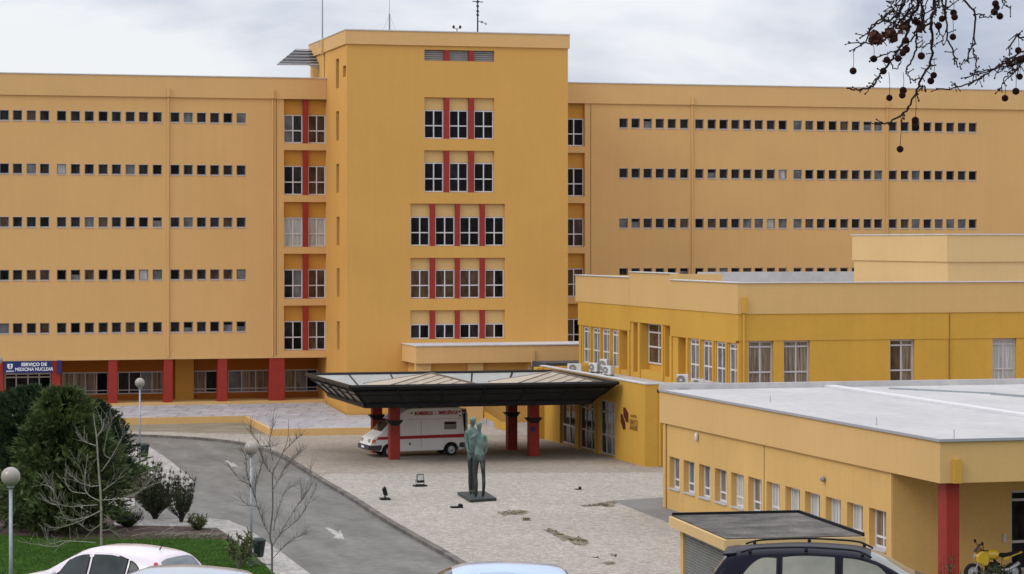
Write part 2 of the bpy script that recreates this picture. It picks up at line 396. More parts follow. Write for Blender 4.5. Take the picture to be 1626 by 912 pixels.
def voronoi_paving(name, c1, c2, scale, joint, patch, big=.25):
    m, nt, b = new_mat(name); b.inputs['Roughness'].default_value = .85; b.inputs['Specular IOR Level'].default_value = .25
    geo = N(nt, 'ShaderNodeNewGeometry')
    v = N(nt, 'ShaderNodeTexVoronoi'); v.inputs['Scale'].default_value = scale; nt.links.new(geo.outputs['Position'], v.inputs['Vector'])
    ve = N(nt, 'ShaderNodeTexVoronoi', feature='DISTANCE_TO_EDGE'); ve.inputs['Scale'].default_value = scale; nt.links.new(geo.outputs['Position'], ve.inputs['Vector'])
    sp = N(nt, 'ShaderNodeSeparateColor'); nt.links.new(v.outputs['Color'], sp.inputs[0])
    mx = N(nt, 'ShaderNodeMix', data_type='RGBA'); mx.inputs[6].default_value = (*c1, 1); mx.inputs[7].default_value = (*c2, 1); nt.links.new(sp.outputs[0], mx.inputs[0])
    mr = N(nt, 'ShaderNodeMapRange'); mr.inputs[1].default_value = .0; mr.inputs[2].default_value = .10; mr.inputs[3].default_value = joint; mr.inputs[4].default_value = 1
    nt.links.new(ve.outputs['Distance'], mr.inputs[0])
    n = N(nt, 'ShaderNodeTexNoise'); n.inputs['Scale'].default_value = big; n.inputs['Detail'].default_value = 8; n.inputs['Roughness'].default_value = .65
    nt.links.new(geo.outputs['Position'], n.inputs['Vector'])
    m2 = N(nt, 'ShaderNodeMapRange'); m2.inputs[1].default_value = .3; m2.inputs[2].default_value = .7; m2.inputs[3].default_value = 1-patch; m2.inputs[4].default_value = 1+patch*.6
    nt.links.new(n.outputs['Fac'], m2.inputs[0])
    n4 = N(nt, 'ShaderNodeTexNoise'); n4.inputs['Scale'].default_value = 2.2; n4.inputs['Detail'].default_value = 4
    nt.links.new(geo.outputs['Position'], n4.inputs['Vector'])
    m4 = N(nt, 'ShaderNodeMapRange'); m4.inputs[1].default_value = .3; m4.inputs[2].default_value = .7; m4.inputs[3].default_value = .88; m4.inputs[4].default_value = 1.1
    nt.links.new(n4.outputs['Fac'], m4.inputs[0])
    mm = N(nt, 'ShaderNodeMath', operation='MULTIPLY'); nt.links.new(mr.outputs[0], mm.inputs[0]); nt.links.new(m2.outputs[0], mm.inputs[1])
    mk = N(nt, 'ShaderNodeMath', operation='MULTIPLY'); nt.links.new(mm.outputs[0], mk.inputs[0]); nt.links.new(m4.outputs[0], mk.inputs[1])
    fin = N(nt, 'ShaderNodeMix', data_type='RGBA', blend_type='MULTIPLY'); fin.inputs[0].default_value = 1
    nt.links.new(mx.outputs[2], fin.inputs[6]); nt.links.new(mk.outputs[0], fin.inputs[7]); nt.links.new(fin.outputs[2], b.inputs['Base Color'])
    bp = N(nt, 'ShaderNodeBump'); bp.inputs['Strength'].default_value = .3; bp.inputs['Distance'].default_value = .02
    nt.links.new(mr.outputs[0], bp.inputs['Height']); nt.links.new(bp.outputs[0], b.inputs['Normal'])
    return m
M['cobble'] = voronoi_paving('limestone_cobbles', (.31, .275, .235), (.455, .41, .355), 7, .62, .13, .12)
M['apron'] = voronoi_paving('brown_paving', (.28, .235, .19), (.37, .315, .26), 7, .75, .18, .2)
M['walk'] = voronoi_paving('pale_sidewalk', (.32, .295, .27), (.47, .44, .41), 5, .6, .2, .5)
M['asphalt'] = pbr('worn_asphalt', (.118, .112, .100), .8, .2, col2=(.20, .19, .172), vs=.5, st=(1.5, .35, 1), var2=.14, vs2=2.5, contrast=(.28, .72), bump=.2, bs=40)
M['asphalt2'] = pbr('grey_tarmac', (.15, .144, .135), .8, .2, col2=(.21, .20, .188), vs=.6, var2=.1, vs2=8)
M['kerb'] = pbr('concrete_kerb', (.075, .066, .058), .9, .2, col2=(.20, .18, .16), vs=.9, var2=.2, vs2=7)
M['grass'] = pbr('lawn_grass', (.016, .052, .004), .9, .05, col2=(.040, .098, .009), vs=1.3, var2=.3, vs2=9, bump=.6, bs=25)
M['mulch'] = pbr('planting_soil', (.055, .038, .032), .95, .1, col2=(.12, .088, .072), vs=2.2, var2=.35, vs2=9, bump=.8, bs=14)
M['sand'] = pbr('sandy_verge', (.30, .26, .205), .95, .1, col2=(.17, .145, .10), vs=1.1, st=(.35, 1, 1), var2=.25, vs2=8)

KERB = [(150, 689), (200, 690), (250, 692), (310, 695), (370, 701), (400, 708), (440, 720), (470, 738), (500, 757), (560, 792), (600, 819), (650, 848), (700, 876), (745, 903), (800, 938)]
kp = [g0(*p) for p in KERB]
def smooth_line(pts, it=2):
    for _ in range(it):
        q = [pts[0]]
        for a, b in zip(pts, pts[1:]):
            q += [(a[0]*.75+b[0]*.25, a[1]*.75+b[1]*.25), (a[0]*.25+b[0]*.75, a[1]*.25+b[1]*.75)]
        pts = q+[pts[-1]]
    return pts
kp = smooth_line(kp)
far_l = (-12, kp[0][1]+.5)
# road under everything on the left, carriageway 12 cm below the forecourt
road = [far_l] + kp + [(30, 66), (-12, 66)]
mb = MB(); mb.add([(x, y, -.12) for x, y in road], [tuple(range(len(road)))])
struct(mb.build('road', M['asphalt']), 'worn grey asphalt drive curving past the forecourt', 'road')
# forecourt
court = kp[::-1] + [far_l, (-12, 176), (95, 176), (95, 72), (28, 72)]
mb = MB(); mb.add([(x, y, 0) for x, y in court], [tuple(range(len(court)))])
struct(mb.build('forecourt', M['cobble']), 'pale limestone cobbled forecourt in front of the hospital', 'pavement')
def sheet(name, pts, z, m, label, cat, px=True):
    P = [g0(a, b, z) for a, b in pts] if px else pts
    mb = MB(); mb.add([(x, y, z) for x, y in P], [tuple(range(len(P)))])
    return struct(mb.build(name, m), label, cat)
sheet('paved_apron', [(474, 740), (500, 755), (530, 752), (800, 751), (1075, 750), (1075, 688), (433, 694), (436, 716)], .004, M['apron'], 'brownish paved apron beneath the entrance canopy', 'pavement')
sheet('service_road', [(972, 795), (1056, 790), (1110, 792), (1110, 852), (1089, 841), (1030, 818)], .004, M['asphalt2'], 'grey tarmac service lane beside the low building', 'road')
sheet('sandy_verge', [(150, 676), (310, 672), (390, 671), (424, 690), (300, 687), (200, 685)], .006, M['sand'], 'sandy verge with dry grass below the terrace wall', 'ground')
# kerb strips
def strip(name, pts, w, z0, z1, m, label, cat, side=1):
    mb = MB(); L = []; R = []
    for i, p in enumerate(pts):
        a = Vector(pts[max(0, i-1)]); b = Vector(pts[min(len(pts)-1, i+1)]); t = (b-a).normalized(); n = Vector((-t.y, t.x))*side
        L.append(p); R.append((p[0]+n.x*w, p[1]+n.y*w))
    for i in range(len(pts)-1):
        mb.hexa([(*L[i], z0), (*L[i+1], z0), (*R[i+1], z0), (*R[i], z0), (*L[i], z1), (*L[i+1], z1), (*R[i+1], z1), (*R[i], z1)])
    return struct(mb.build(name, m), label, cat)
strip('kerb', kp, .26, -.13, .022, M['kerb'], 'weathered concrete kerb edging the cobbled forecourt', 'kerb', 1)
# arrows painted on the drive
M['road_paint'] = pbr('worn_road_paint', (.20, .19, .175), .85, .2, col2=(.40, .39, .365), vs=2.2, var2=.2, vs2=9, contrast=(.34, .56))
def arrow(pts): 
    P = [g0(a, b, -.116) for a, b in pts]
    mb = MB(); mb.add([(x, y, -.116) for x, y in P], [tuple(range(len(P)))])
    return mb.build('road_arrow', M['road_paint'])
tag(arrow([(515, 838), (520, 837), (537, 845), (541, 842), (547, 857), (528, 854), (533, 851)]), 'white painted arrow in the near lane of the drive', 'road marking', 'arrows painted on the drive')
tag(arrow([(357, 732), (362, 731), (368, 736), (371, 735), (378, 741), (366, 741), (366, 739)]), 'faded white painted arrow near the bend of the drive', 'road marking', 'arrows painted on the drive')

# gardens on the left (raised on kerbed islands)
def island(name, pts, z, m, label, cat, px=True, z0=-.2):
    P = [g0(a, b, z) for a, b in pts] if px else pts
    mb = MB(); mb.prism(P, z0, z)
    return struct(mb.build(name, m), label, cat)
island('sidewalk', [(150, 702), (205, 703), (232, 706), (270, 731), (308, 763), (296, 777), (262, 775), (228, 752), (205, 730), (150, 722)], .0, M['walk'], 'pale cobbled sidewalk round the far flower bed', 'sidewalk')
island('flower_bed', [(-40, 702), (150, 716), (204, 732), (228, 753), (262, 776), (240, 783), (214, 790), (-40, 775)], .03, M['mulch'], 'dark planted bed under the tall evergreens', 'flower bed')
island('garden_path', [(-60, 776), (214, 791), (214, 803), (170, 812), (-60, 806)], -.02, M['walk'], 'pale cobbled garden path between bed and lawn', 'path')
island('sidewalk', [(180, 826), (330, 823), (363, 826), (391, 838), (452, 881), (520, 932), (470, 945), (395, 872), (345, 838), (180, 838)], .0, M['walk'], 'pale cobbled sidewalk between lawn and drive', 'sidewalk')
island('flower_bed', [(-60, 815), (178, 822), (182, 834), (300, 836), (347, 841), (372, 860), (280, 863), (100, 858), (-60, 850)], .03, M['mulch'], 'dark mulched bed along the edge of the lawn', 'flower bed')
lawn = [g0(a, b, .02) for a, b in [(-60, 848), (60, 853), (120, 858), (200, 858), (285, 857), (352, 858), (372, 862), (398, 880), (440, 915), (470, 946)]] 
lawn += [(12.8, 72.0), (-9, 78.5)]
mb = MB(); mb.add([(x, y, .05) for x, y in lawn], [tuple(range(len(lawn)))])
struct(mb.build('lawn', M['grass']), 'bright green mown lawn in front of the evergreens', 'lawn')
# hillside up to the car park
def hill_grid(name, d0, d1, m, label, cat, nd, l0=-60, l1=75, nl=60, up=0):
    mb = MB(); vs = []
    for i in range(nd+1):
        d = d0+(d1-d0)*i/nd
        for j in range(nl+1):
            l = l0+(l1-l0)*j/nl; p = FW*d+RT*l
            z = hz(d)
            if d > 72.9: z = -.32
            z += mnoise.noise((p.x*.35, p.y*.35, 3))*.12*(1 if d0 > 49 and 50.5 < d < 71 else 0)
            vs.append((p.x, p.y, z+up))
    mb.add(vs, [(i*(nl+1)+j, i*(nl+1)+j+1, (i+1)*(nl+1)+j+1, (i+1)*(nl+1)+j) for i in range(nd) for j in range(nl)])
    return struct(mb.build(name, m, smooth=True), label, cat)
hill_grid('hillside', 50, 80, M['grass'], 'grassy bank falling from the car park to the lawn', 'bank', 30)
hill_grid('car_park', -40, 50, M['asphalt2'], 'tarmac car park on the rise in the foreground', 'car park', 10)

# terrace in front of the west wing
TZ0, TZ1 = .40, .80
tf = [g0(a, b, .4) for a, b in [(60, 664), (392, 661), (433, 682), (690, 678)]]
ty_back = 169.4
def tz(p): return TZ0+(TZ1-TZ0)*max(0, min(1, (p[1]-tf[0][1])/(166-tf[0][1]))) if p[0] < 31.6 else TZ0
M['tiles'] = None
def tile_mat():
    m, nt, b = new_mat('terrace_tiles'); b.inputs['Roughness'].default_value = .6
    geo = N(nt, 'ShaderNodeNewGeometry'); mp = N(nt, 'ShaderNodeMapping'); mp.inputs['Rotation'].default_value = (0, 0, radians(20)); nt.links.new(geo.outputs['Position'], mp.inputs[0])
    br = N(nt, 'ShaderNodeTexBrick'); br.inputs['Scale'].default_value = 1; br.inputs['Brick Width'].default_value = 2.2; br.inputs['Row Height'].default_value = 1.5; br.inputs['Mortar Size'].default_value = .035
    br.inputs['Color1'].default_value = (.42, .42, .45, 1); br.inputs['Color2'].default_value = (.36, .36, .385, 1); br.inputs['Mortar'].default_value = (.17, .165, .17, 1)
    nt.links.new(mp.outputs[0], br.inputs['Vector'])
    n = N(nt, 'ShaderNodeTexNoise'); n.inputs['Scale'].default_value = 1.4; n.inputs['Detail'].default_value = 6; nt.links.new(geo.outputs['Position'], n.inputs['Vector'])
    mr = N(nt, 'ShaderNodeMapRange'); mr.inputs[1].default_value = .3; mr.inputs[2].default_value = .7; mr.inputs[3].default_value = .78; mr.inputs[4].default_value = 1.15; nt.links.new(n.outputs['Fac'], mr.inputs[0])
    mx = N(nt, 'ShaderNodeMix', data_type='RGBA', blend_type='MULTIPLY'); mx.inputs[0].default_value = 1; nt.links.new(br.outputs['Color'], mx.inputs[6]); nt.links.new(mr.outputs[0], mx.inputs[7]); nt.links.new(mx.outputs[2], b.inputs['Base Color'])
    return m
M['tiles'] = tile_mat()
mb = MB()
tp = [(2, tf[0][1]), tf[1], (tf[2][0], tf[2][1]), tf[3], (36, 158.9), (31.5, 158.9), (31.5, 166.2), (2, 166.2)]
# split so that the sloping sheet stays planar enough
mb.add([(2, tf[1][1], .4), (tf[1][0], tf[1][1], .4), (31.5, 157.2, .4), (31.5, 166.2, .8), (2, 166.2, .8)], [(0, 1, 2, 3, 4)])
mb.add([(*tf[1], .4), (*tf[2], .4), (*tf[3], .4), (36, 157.2, .4), (31.5, 157.2, .4)], [(0, 1, 2, 3, 4)])
mb.add([(31.5, 157.2, .4), (36, 157.2, .4), (36, 159, .4), (31.5, 159, .4)], [(0, 1, 2, 3)])
struct(mb.build('terrace', M['tiles']), 'pale tiled terrace below the red columns', 'terrace')
mb = MB()
wl = [(2, tf[1][1]), tf[1], tf[2], tf[3]]
for a, b in zip(wl, wl[1:]):
    a = Vector(a); b = Vector(b); t = (b-a).normalized(); n = Vector((t.y, -t.x))*.18
    mb.hexa([(*a, -.05), (*b, -.05), (*(b+n), -.05), (*(a+n), -.05), (*a, .43), (*b, .43), (*(b+n), .43), (*(a+n), .43)])
tag(mb.build('terrace_wall', M['beige']), 'low beige wall along the front edge of the tiled terrace', 'wall')

# ------------------------------------------------------------------ west wing
YF = 166.0; ST = 3.455
TX0, TX1, TY = 31.7, 46.5, 159.1
CZ0, CZ1 = 21.05, 22.5
winz = [20.08-ST*i for i in range(5)]
recz = [(21.05 if i == 0 else 21.1-ST*i, 18.1-ST*i) for i in range(5)]
P = planeY(YF)
Lpx = [7, 28, 50, 71, 98, 120, 142, 164, 185, 207, 228, 250, 278, 299, 320, 341, 362, 383]
Rpx = [990.2, 1009.4, 1028.6, 1047.8, 1067, 1086.6, 1110.7, 1130.4, 1149.1, 1167.9, 1186.6, 1205, 1224.2, 1242.9, 1266.6, 1285.3, 1303.6, 1322.4, 1340.7, 1359, 1377.7, 1394.7, 1417.9, 1436.7, 1454.1, 1472.8, 1490.7, 1509, 1527.3, 1544.7]
SW, SH = .62, .68
ww = thing('hospital_wing', 'tan left wing with red columns and sign at ground level', 'building', (16, YF, 0))
ops = []
for px in Lpx:
    x = XofY(px, YF)
    for z in winz: ops.append((x-SW/2, x+SW/2, z-SH, z, .17))
RX0 = XofY(450.8, YF)
for a, b in recz: ops.append((RX0, TX0-.02, b, a, .42, True))
mb = MB(); facade(mb, P, -4, TX0, 3.92, CZ0, ops)
mb.quad((-4, YF, 3.92), (TX0, YF, 3.92), (TX0, YF+3.5, 3.92), (-4, YF+3.5, 3.92))
mb.quad((-4, YF, 3.92), (-4, YF+16, 3.92), (-4, YF+16, CZ0), (-4, YF, CZ0))
mb.build('wall', M['wing'], ww)
mb = MB(); mb.box(-4, TX0-.01, YF-.10, YF+.35, CZ0, CZ1-.06); mb.build('cornice', M['wing_trim'], ww)
mb = MB(); mb.box(-4.05, TX0-.01, YF-.14, YF+.45, CZ1-.06, CZ1); mb.build('coping', M['coping'], ww)
mb = MB(); mb.box(-4, TX0-.01, YF+.45, YF+16, CZ0+.7, CZ0+.95); mb.build('roof', M['gravel_roof'], ww)
mb = MB(); mb.box(-4, TX0-.02, YF-.03, YF+.001, 3.80, 3.98); mb.build('drip_edge', M['wing_trim'], ww)
def small_window(parent, x, z, px_dark):
    r = random.random(); kw = {}
    pane = 'g_dark'
    if r < .46: pane = 'g_dark'
    elif r < .64: pane = 'g_black'
    elif r < .78: pane = 'g_brown'
    elif r < .83: pane = 'g_grey'
    elif r < .86: pane = 'g_pale'
    elif r < .93: pane = 'g_grey'; kw = dict(blind=(random.uniform(.4, .75), 'g_black'))
    else: pane = 'g_grey'; kw = dict(tilt=.16)
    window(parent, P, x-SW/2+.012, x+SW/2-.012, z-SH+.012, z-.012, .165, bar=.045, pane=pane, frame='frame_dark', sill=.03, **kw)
for z in winz:
    for px in Lpx: small_window(ww, XofY(px, YF), z, px)
def tall_bay(parent, x0, x1, xm, za, zb, panes, hfrac=.44, two=True):
    # red mullion pillar, orange panels above, windows below
    d = .42
    zt = za-1.03 if za < 21.06 else za-1.05
    mb = MB(); mb.pbox(P, xm-.17, xm+.17, zb+.002, za-.002, .03, d); mb.build('mullion', M['red'], parent)
    for (a, b), pn in zip(((x0, xm-.17), (xm+.17, x1)), panes):
        mb = MB(); mb.pbox(P, a+.002, b-.002, zt, za-.003, .24, d); mb.build('panel', M['orange'], parent)
        window(parent, P, a+.01, b-.01, zb+.02, zt-.005, .34, (.5,), (hfrac,), .075, pn, 'alu', 'tall_window', dep=.07)
WPan = [(['g_grey', 'g_dark'], ['g_brown', 'g_brown']), (['g_black', 'g_dark'], ['g_brown', 'g_brown']), (['g_pale', 'g_pale'], ['g_pale', 'g_pale']), (['g_dark', 'g_grey'], ['g_brown', 'g_brown']), (['g_dark', 'g_black'], ['g_brown', 'g_dark'])]
xm = XofY(485.6, YF)
for i, (a, b) in enumerate(recz): tall_bay(ww, RX0, TX0-.02, xm, a, b, WPan[i])
def pipe(parent, px, top, bot):
    x = XofY(px, YF)
    mb = MB(); mb.tube([(x, YF-.06, bot), (x, YF-.06, top)], .055, n=8); mb.box(x-.09, x+.09, YF-.24, YF-.10, CZ0+.02, CZ0+.62)
    mb.build('drainpipe', M['wing_trim'], parent)
for px in (267, 432.5): pipe(ww, px, CZ0, 3.95)
M['groove'] = pbr('joint_shadow_gap', (.25, .15, .06), .9, .1)
x = XofY(439, YF); mb = MB(); mb.box(x-.025, x+.025, YF-.012, YF+.01, 3.98, CZ0); mb.build('expansion_joint', M['groove'], ww)
# ground floor behind the columns
YG = YF+3.2; PG = planeY(YG)
gw = [(7, 82, 605.8, 'door'), (99, 172, 601, ''), (187, 260, 601, ''), (306, 348, 600, ''), (362, 428, 598, ''), (452, 505, 596, '')]
gops = []
for a, b, t, k in gw:
    gops.append((XofY(a, YG), XofY(b, YG), 1.36 if not k else .86, 2.85, .15))
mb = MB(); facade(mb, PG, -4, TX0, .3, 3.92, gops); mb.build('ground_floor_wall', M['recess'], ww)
mb = MB(); a, b = XofY(277, YG), XofY(306, YG); mb.box(a, b, YG-.5, YG-.01, .8, 3.91); mb.build('wall_pier', M['orange'], ww)
mb = MB(); mb.box(-4, TX0-.02, YF-.05, YG, .3, .96); mb.build('plinth', M['beige'], ww)
for o, (a, b, t, k), pn in zip(gops, gw, (['g_dark', 'g_dark', 'g_dark', 'g_black'], ['g_curtain', 'g_curtain', 'g_curtain', 'g_black'], ['g_dark', 'g_dark', 'g_grey', 'g_curtain'], ['g_curtain', 'g_dark'], ['g_grey', 'g_curtain', 'g_curtain'], ['g_curtain', 'g_grey', 'g_black'])):
    wz = o[3]-o[2]
    if k: window(ww, PG, o[0]+.01, o[1]-.01, o[2]+.1, o[3]-.01, .14, (.25, .5, .74), (.86,), .09, pn, 'alu', 'entrance_door')
    else: window(ww, PG, o[0]+.01, o[1]-.01, o[2]+.01, o[3]-.01, .14, [i/len(pn) for i in range(1, len(pn))], (.17,), .06, pn, 'frame', 'shop_window')
for a, b in ((-8, 5.5), (82, 96), (172, 186.5), (260, 274.5), (346, 361), (428, 452)):
    x0, x1 = XofY(a, YF), XofY(b, YF)
    mb = MB(); mb.box(x0, x1, YF+.02, YF+.02+min(.7, x1-x0), .96, 3.915); mb.build('column', M['red'], ww, bevel=.02)
# sign under the overhang
x0, x1 = XofY(6.5, YF-.1), XofY(82.5, YF-.1)
zs1 = atY(45, 573.5, YF-.1).z; zs0 = atY(45, 592.5, YF-.1).z
sg = thing('hanging_sign', 'blue sign with white lettering between two red columns', 'sign', ((x0+x1)/2, YF-.1, zs0))
mb = MB(); mb.box(x0, x1, YF-.13, YF-.05, zs0, zs1); mb.build('board', M['blue_sign'], sg)
xt = XofY(54, YF-.1); hz_ = zs1-zs0
text_mesh('lettering', 'SERVIÇO DE', .30, M['white_paint'], sg, frameM((xt, YF-.14, zs0+hz_*.70), (1, 0, 0), (0, 0, 1)), .004, bold=.010)
text_mesh('lettering', 'MEDICINA NUCLEAR', .30, M['white_paint'], sg, frameM((xt, YF-.14, zs0+hz_*.30), (1, 0, 0), (0, 0, 1)), .004, sx=.86, bold=.006)
xe = XofY(15.8, YF-.1); mb = MB(); s = .17
def sp(u, v): return (xe+u*s, YF-.14, zs0+hz_*.56+v*s)
mb.add([sp(-1, 1), sp(-.15, 1), sp(-.15, .25), sp(-.45, .25), sp(-.45, -.3), sp(0, -.55), sp(0, -1.1), sp(-.7, -.7), sp(-1, -.2)], [tuple(range(9))])
mb.add([sp(.15, 1), sp(1, 1), sp(1, -.2), sp(.7, -.7), sp(.2, -1.05), sp(.2, -.5), sp(.5, -.3), sp(.5, .6), sp(.15, .6)], [tuple(range(9))])
mb.add([sp(-.35, .1), sp(.35, .1), sp(.35, -.15), sp(-.35, -.15)], [(0, 1, 2, 3)])
mb.build('emblem', M['white_paint'], sg)
text_mesh('emblem_caption', 'HOSPITAL', .11, M['white_paint'], sg, frameM((xe, YF-.14, zs0+hz_*.16), (1, 0, 0), (0, 0, 1)), .003, bold=.005)
x0, x1 = XofY(91, YF), XofY(97, YF)
mb = MB(); mb.box(x0, x1, YF-.16, YF+.018, zs0-.05, zs1+.02)
tag(mb.build('side_sign', M['blue_sign']), 'narrow blue plate fixed to the red column right of the lettered sign', 'sign')
# potted plants seen through terrace edge
# ------------------------------------------------------------------ tower
tw = thing('hospital_tower', 'tall ochre central tower with red mullions between its windows', 'building', (39, TY, 0))
PT = planeY(TY); PL = planeX(TX0)
TZT0, TZT = 24.25, 25.2
def zT(px, py): return atY(px, py, TY).z
rows = []
three = [(673.9, 705.4), (713.6, 744.4), (753, 785)]; four = [(651.8, 683.3), (691.2, 723.2), (730.3, 762.6), (770.2, 801.7)]
for cols, y0, y1, y2 in ((three, 155.4, 175.1, 221), (three, 239.4, 258.4, 305.8), (four, 323.7, 344.2, 391), (four, 409.7, 428.3, 474.3), (four, 492.6, 514.3, 538.3)):
    pc = (cols[0][0]+cols[-1][1])/2
    rows.append((cols, zT(pc, y0), zT(pc, y1), zT(pc, y2)))
ops = [(XofY(c[0][0], TY), XofY(c[-1][1], TY), zb, za, .30, True) for c, za, zm_, zb in rows]
zl0, zl1 = zT(730, 97.4), zT(730, 80.1)
ops.append((XofY(673.9, TY), XofY(785, TY), zl0, zl1, .30, True))
mb = MB(); facade(mb, PT, TX0, TX1, .3, TZT0, ops)
sl_ = [(532.3, 538.2, 94, 140.6), (532.4, 538.2, 177, 223.5), (532.8, 538.4, 260.8, 306.4), (533.4, 538.9, 344.6, 390), (533.6, 539, 426.3, 471.3), (533.8, 539.2, 510.3, 555.7), (543.3, 549.2, 105, 122.6)]
lops = []
for a, b, c, e_ in sl_:
    m_ = (a+b)/2; za, zb = atX(m_, c, TX0).z, atX(m_, e_, TX0).z
    ya, yb = YofX(b, TX0), YofX(a, TX0); yb = ya+(yb-ya)*.8
    lops.append((ya, yb, zb, za, .32, True))
facade(mb, PL, TY, YF+6, .3, TZT0, lops)
facade(mb, planeX(TX1), TY, YF+6, .3, TZT0, [])
mb.quad((TX0, YF+6, .3), (TX1, YF+6, .3), (TX1, YF+6, TZT0), (TX0, YF+6, TZT0))
mb.build('wall', M['tower'], tw)
for o in lops:
    mb = MB(); mb.pbox(PL, o[0]+.02, o[1]-.02, o[2]+.02, o[3]-.02, .27, .315); mb.build('slit_window', M['g_brown'], tw)
mb = MB(); t = .10
mb.box(TX0-t, TX1+t, TY-t, TY+.3, TZT0, TZT-.06); mb.box(TX0-t, TX0+.3, TY+.3, YF+6+t, TZT0, TZT-.06); mb.box(TX1-.3, TX1+t, TY+.3, YF+6+t, TZT0, TZT-.06); mb.box(TX0+.3, TX1-.3, YF+5.7, YF+6+t, TZT0, TZT-.06)
mb.build('cornice', M['wing_trim'], tw)
mb = MB(); t = .14
mb.box(TX0-t, TX1+t, TY-t, TY+.34, TZT-.06, TZT); mb.box(TX0-t, TX0+.34, TY+.34, YF+6+t, TZT-.06, TZT); mb.box(TX1-.34, TX1+t, TY+.34, YF+6+t, TZT-.06, TZT)
mb.build('coping', M['coping'], tw)
mb = MB(); mb.box(TX0+.3, TX1-.3, TY+.3, YF+5.7, TZT-.7, TZT-.5); mb.build('roof', M['gravel_roof'], tw)
M['tower_panel'] = M['beige']
pal = [[['g_black', 'g_black'], ['g_black', 'g_black'], ['g_black', 'g_black']], [['g_black', 'g_black'], ['g_dark', 'g_black'], ['g_black', 'g_black']],
       [['g_black', 'g_black']]*4, [['g_brown', 'g_brown']]*3+[['g_brown', 'g_dark']], [['g_dark', 'g_black'], ['g_dark', 'g_dark'], ['g_black', 'g_dark'], ['g_brown', 'g_black']]]
for (cols, za, zm_, zb), pl in zip(rows, pal):
    short = (zm_-zb) < 1.2
    for c, pn in zip(cols, pl):
        a, b = XofY(c[0], TY), XofY(c[1], TY)
        mb = MB(); mb.pbox(PT, a+.002, b-.002, zm_, za-.003, .18, .298); mb.build('panel', M['beige'], tw)
        window(tw, PT, a+.01, b-.01, zb+.02, zm_-.005, .27, (.5,), () if short else (.45,), .075, pn, 'alu', 'window', dep=.07)
    for c, c2 in zip(cols, cols[1:]):
        mb = MB(); mb.pbox(PT, XofY(c[1], TY), XofY(c2[0], TY), zb+.002, za-.002, .012, .298); mb.build('mullion', M['red'], tw)
for c in three:
    mb = MB(); a, b = XofY(c[0], TY)+.01, XofY(c[1], TY)-.01
    n = 5
    for i in range(n):
        z = zl0+.02+(zl1-zl0-.04)*i/n; mb.hexa([PT(a, z, .14), PT(b, z, .14), PT(b, z+.05, .24), PT(a, z+.05, .24), PT(a, z+.10, .14), PT(b, z+.10, .14), PT(b, z+.14, .24), PT(a, z+.14, .24)])
    mb.pbox(PT, a, b, zl0+.005, zl1-.005, .245, .29)
    mb.build('louvre', M['louver'], tw)
for c, c2 in zip(three, three[1:]):
    mb = MB(); mb.pbox(PT, XofY(c[1], TY), XofY(c2[0], TY), zl0+.002, zl1-.002, .012, .298); mb.build('mullion', M['red'], tw)
y = YofX(515.5, TX0); mb = MB(); mb.box(TX0-.24, TX0-.10, y-.12, y+.12, TZT0-.1, TZT-.1); mb.tube([(TX0-.06, y, TZT0), (TX0-.06, y, 22.5)], .05, n=8); mb.build('drainpipe', M['wing_trim'], tw)

# ------------------------------------------------------------------ east wing
ew = thing('hospital_wing', 'long tan right wing with a grid of small square windows', 'building', (65, YF, 0))
ops = []; EX1 = 95
for i, z in enumerate(winz):
    for px in Rpx:
        if i == 4: continue
        if i == 3 and px > 1362: continue
        x = XofY(px, YF); ops.append((x-SW/2, x+SW/2, z-SH, z, .17))
RXE = XofY(928.5, YF)
for a, b in recz: ops.append((TX1+.02, RXE, b, a, .42, True))
mb = MB(); facade(mb, P, TX1, EX1, .0, CZ0, ops)
mb.quad((EX1, YF, 0), (EX1, YF+16, 0), (EX1, YF+16, CZ0), (EX1, YF, CZ0))
mb.build('wall', M['wing'], ew)
mb = MB(); mb.box(TX1+.01, EX1, YF-.10, YF+.35, CZ0, CZ1-.06); mb.build('cornice', M['wing_trim'], ew)
mb = MB(); mb.box(TX1+.01, EX1+.05, YF-.14, YF+.45, CZ1-.06, CZ1); mb.build('coping', M['coping'], ew)
mb = MB(); mb.box(TX1+.01, EX1, YF+.45, YF+16, CZ0+.7, CZ0+.95); mb.build('roof', M['gravel_roof'], ew)
cnt = 0
for i, z in enumerate(winz[:4]):
    for px in Rpx:
        if i == 3 and (px > 1225): continue
        small_window(ew, XofY(px, YF), z, px); cnt += 1
mb = MB(); gl = MB()
for px in Rpx:
    if not (1225 < px < 1362): continue
    x = XofY(px, YF); z = winz[3]; a, b, c, e_ = x-SW/2+.012, x+SW/2-.012, z-SH+.012, z-.012
    mb.mat(M['frame'])
    mb.pbox(P, a, a+.045, c, e_, .1, .165); mb.pbox(P, b-.045, b, c, e_, .1, .165); mb.pbox(P, a+.045, b-.045, c, c+.045, .1, .165); mb.pbox(P, a+.045, b-.045, e_-.045, e_, .1, .165)
    mb.mat(M[random.choice(['g_dark', 'g_brown', 'g_black'])]); mb.pbox(P, a+.03, b-.03, c+.03, e_-.03, .13, .15)
o = mb.build('window_row', None, ew); o['kind'] = 'stuff'
EPan = [(['g_black', 'g_black'],)*2, (['g_black', 'g_black'],)*2, (['g_dark', 'g_brown'],)*2, (['g_brown', 'g_brown'],)*2, (['g_brown', 'g_black'],)*2]
xm = TX1+.02+(RXE-TX1-.02)*.5
for i, (a, b) in enumerate(recz): tall_bay(ew, TX1+.02, RXE, xm, a, b, EPan[i])
for px in (1098.7, 1408): pipe(ew, px, CZ0, .1)
x = XofY(938, YF); mb = MB(); mb.box(x-.025, x+.025, YF-.012, YF+.01, .1, CZ0); mb.build('expansion_joint', M['groove'], ew)

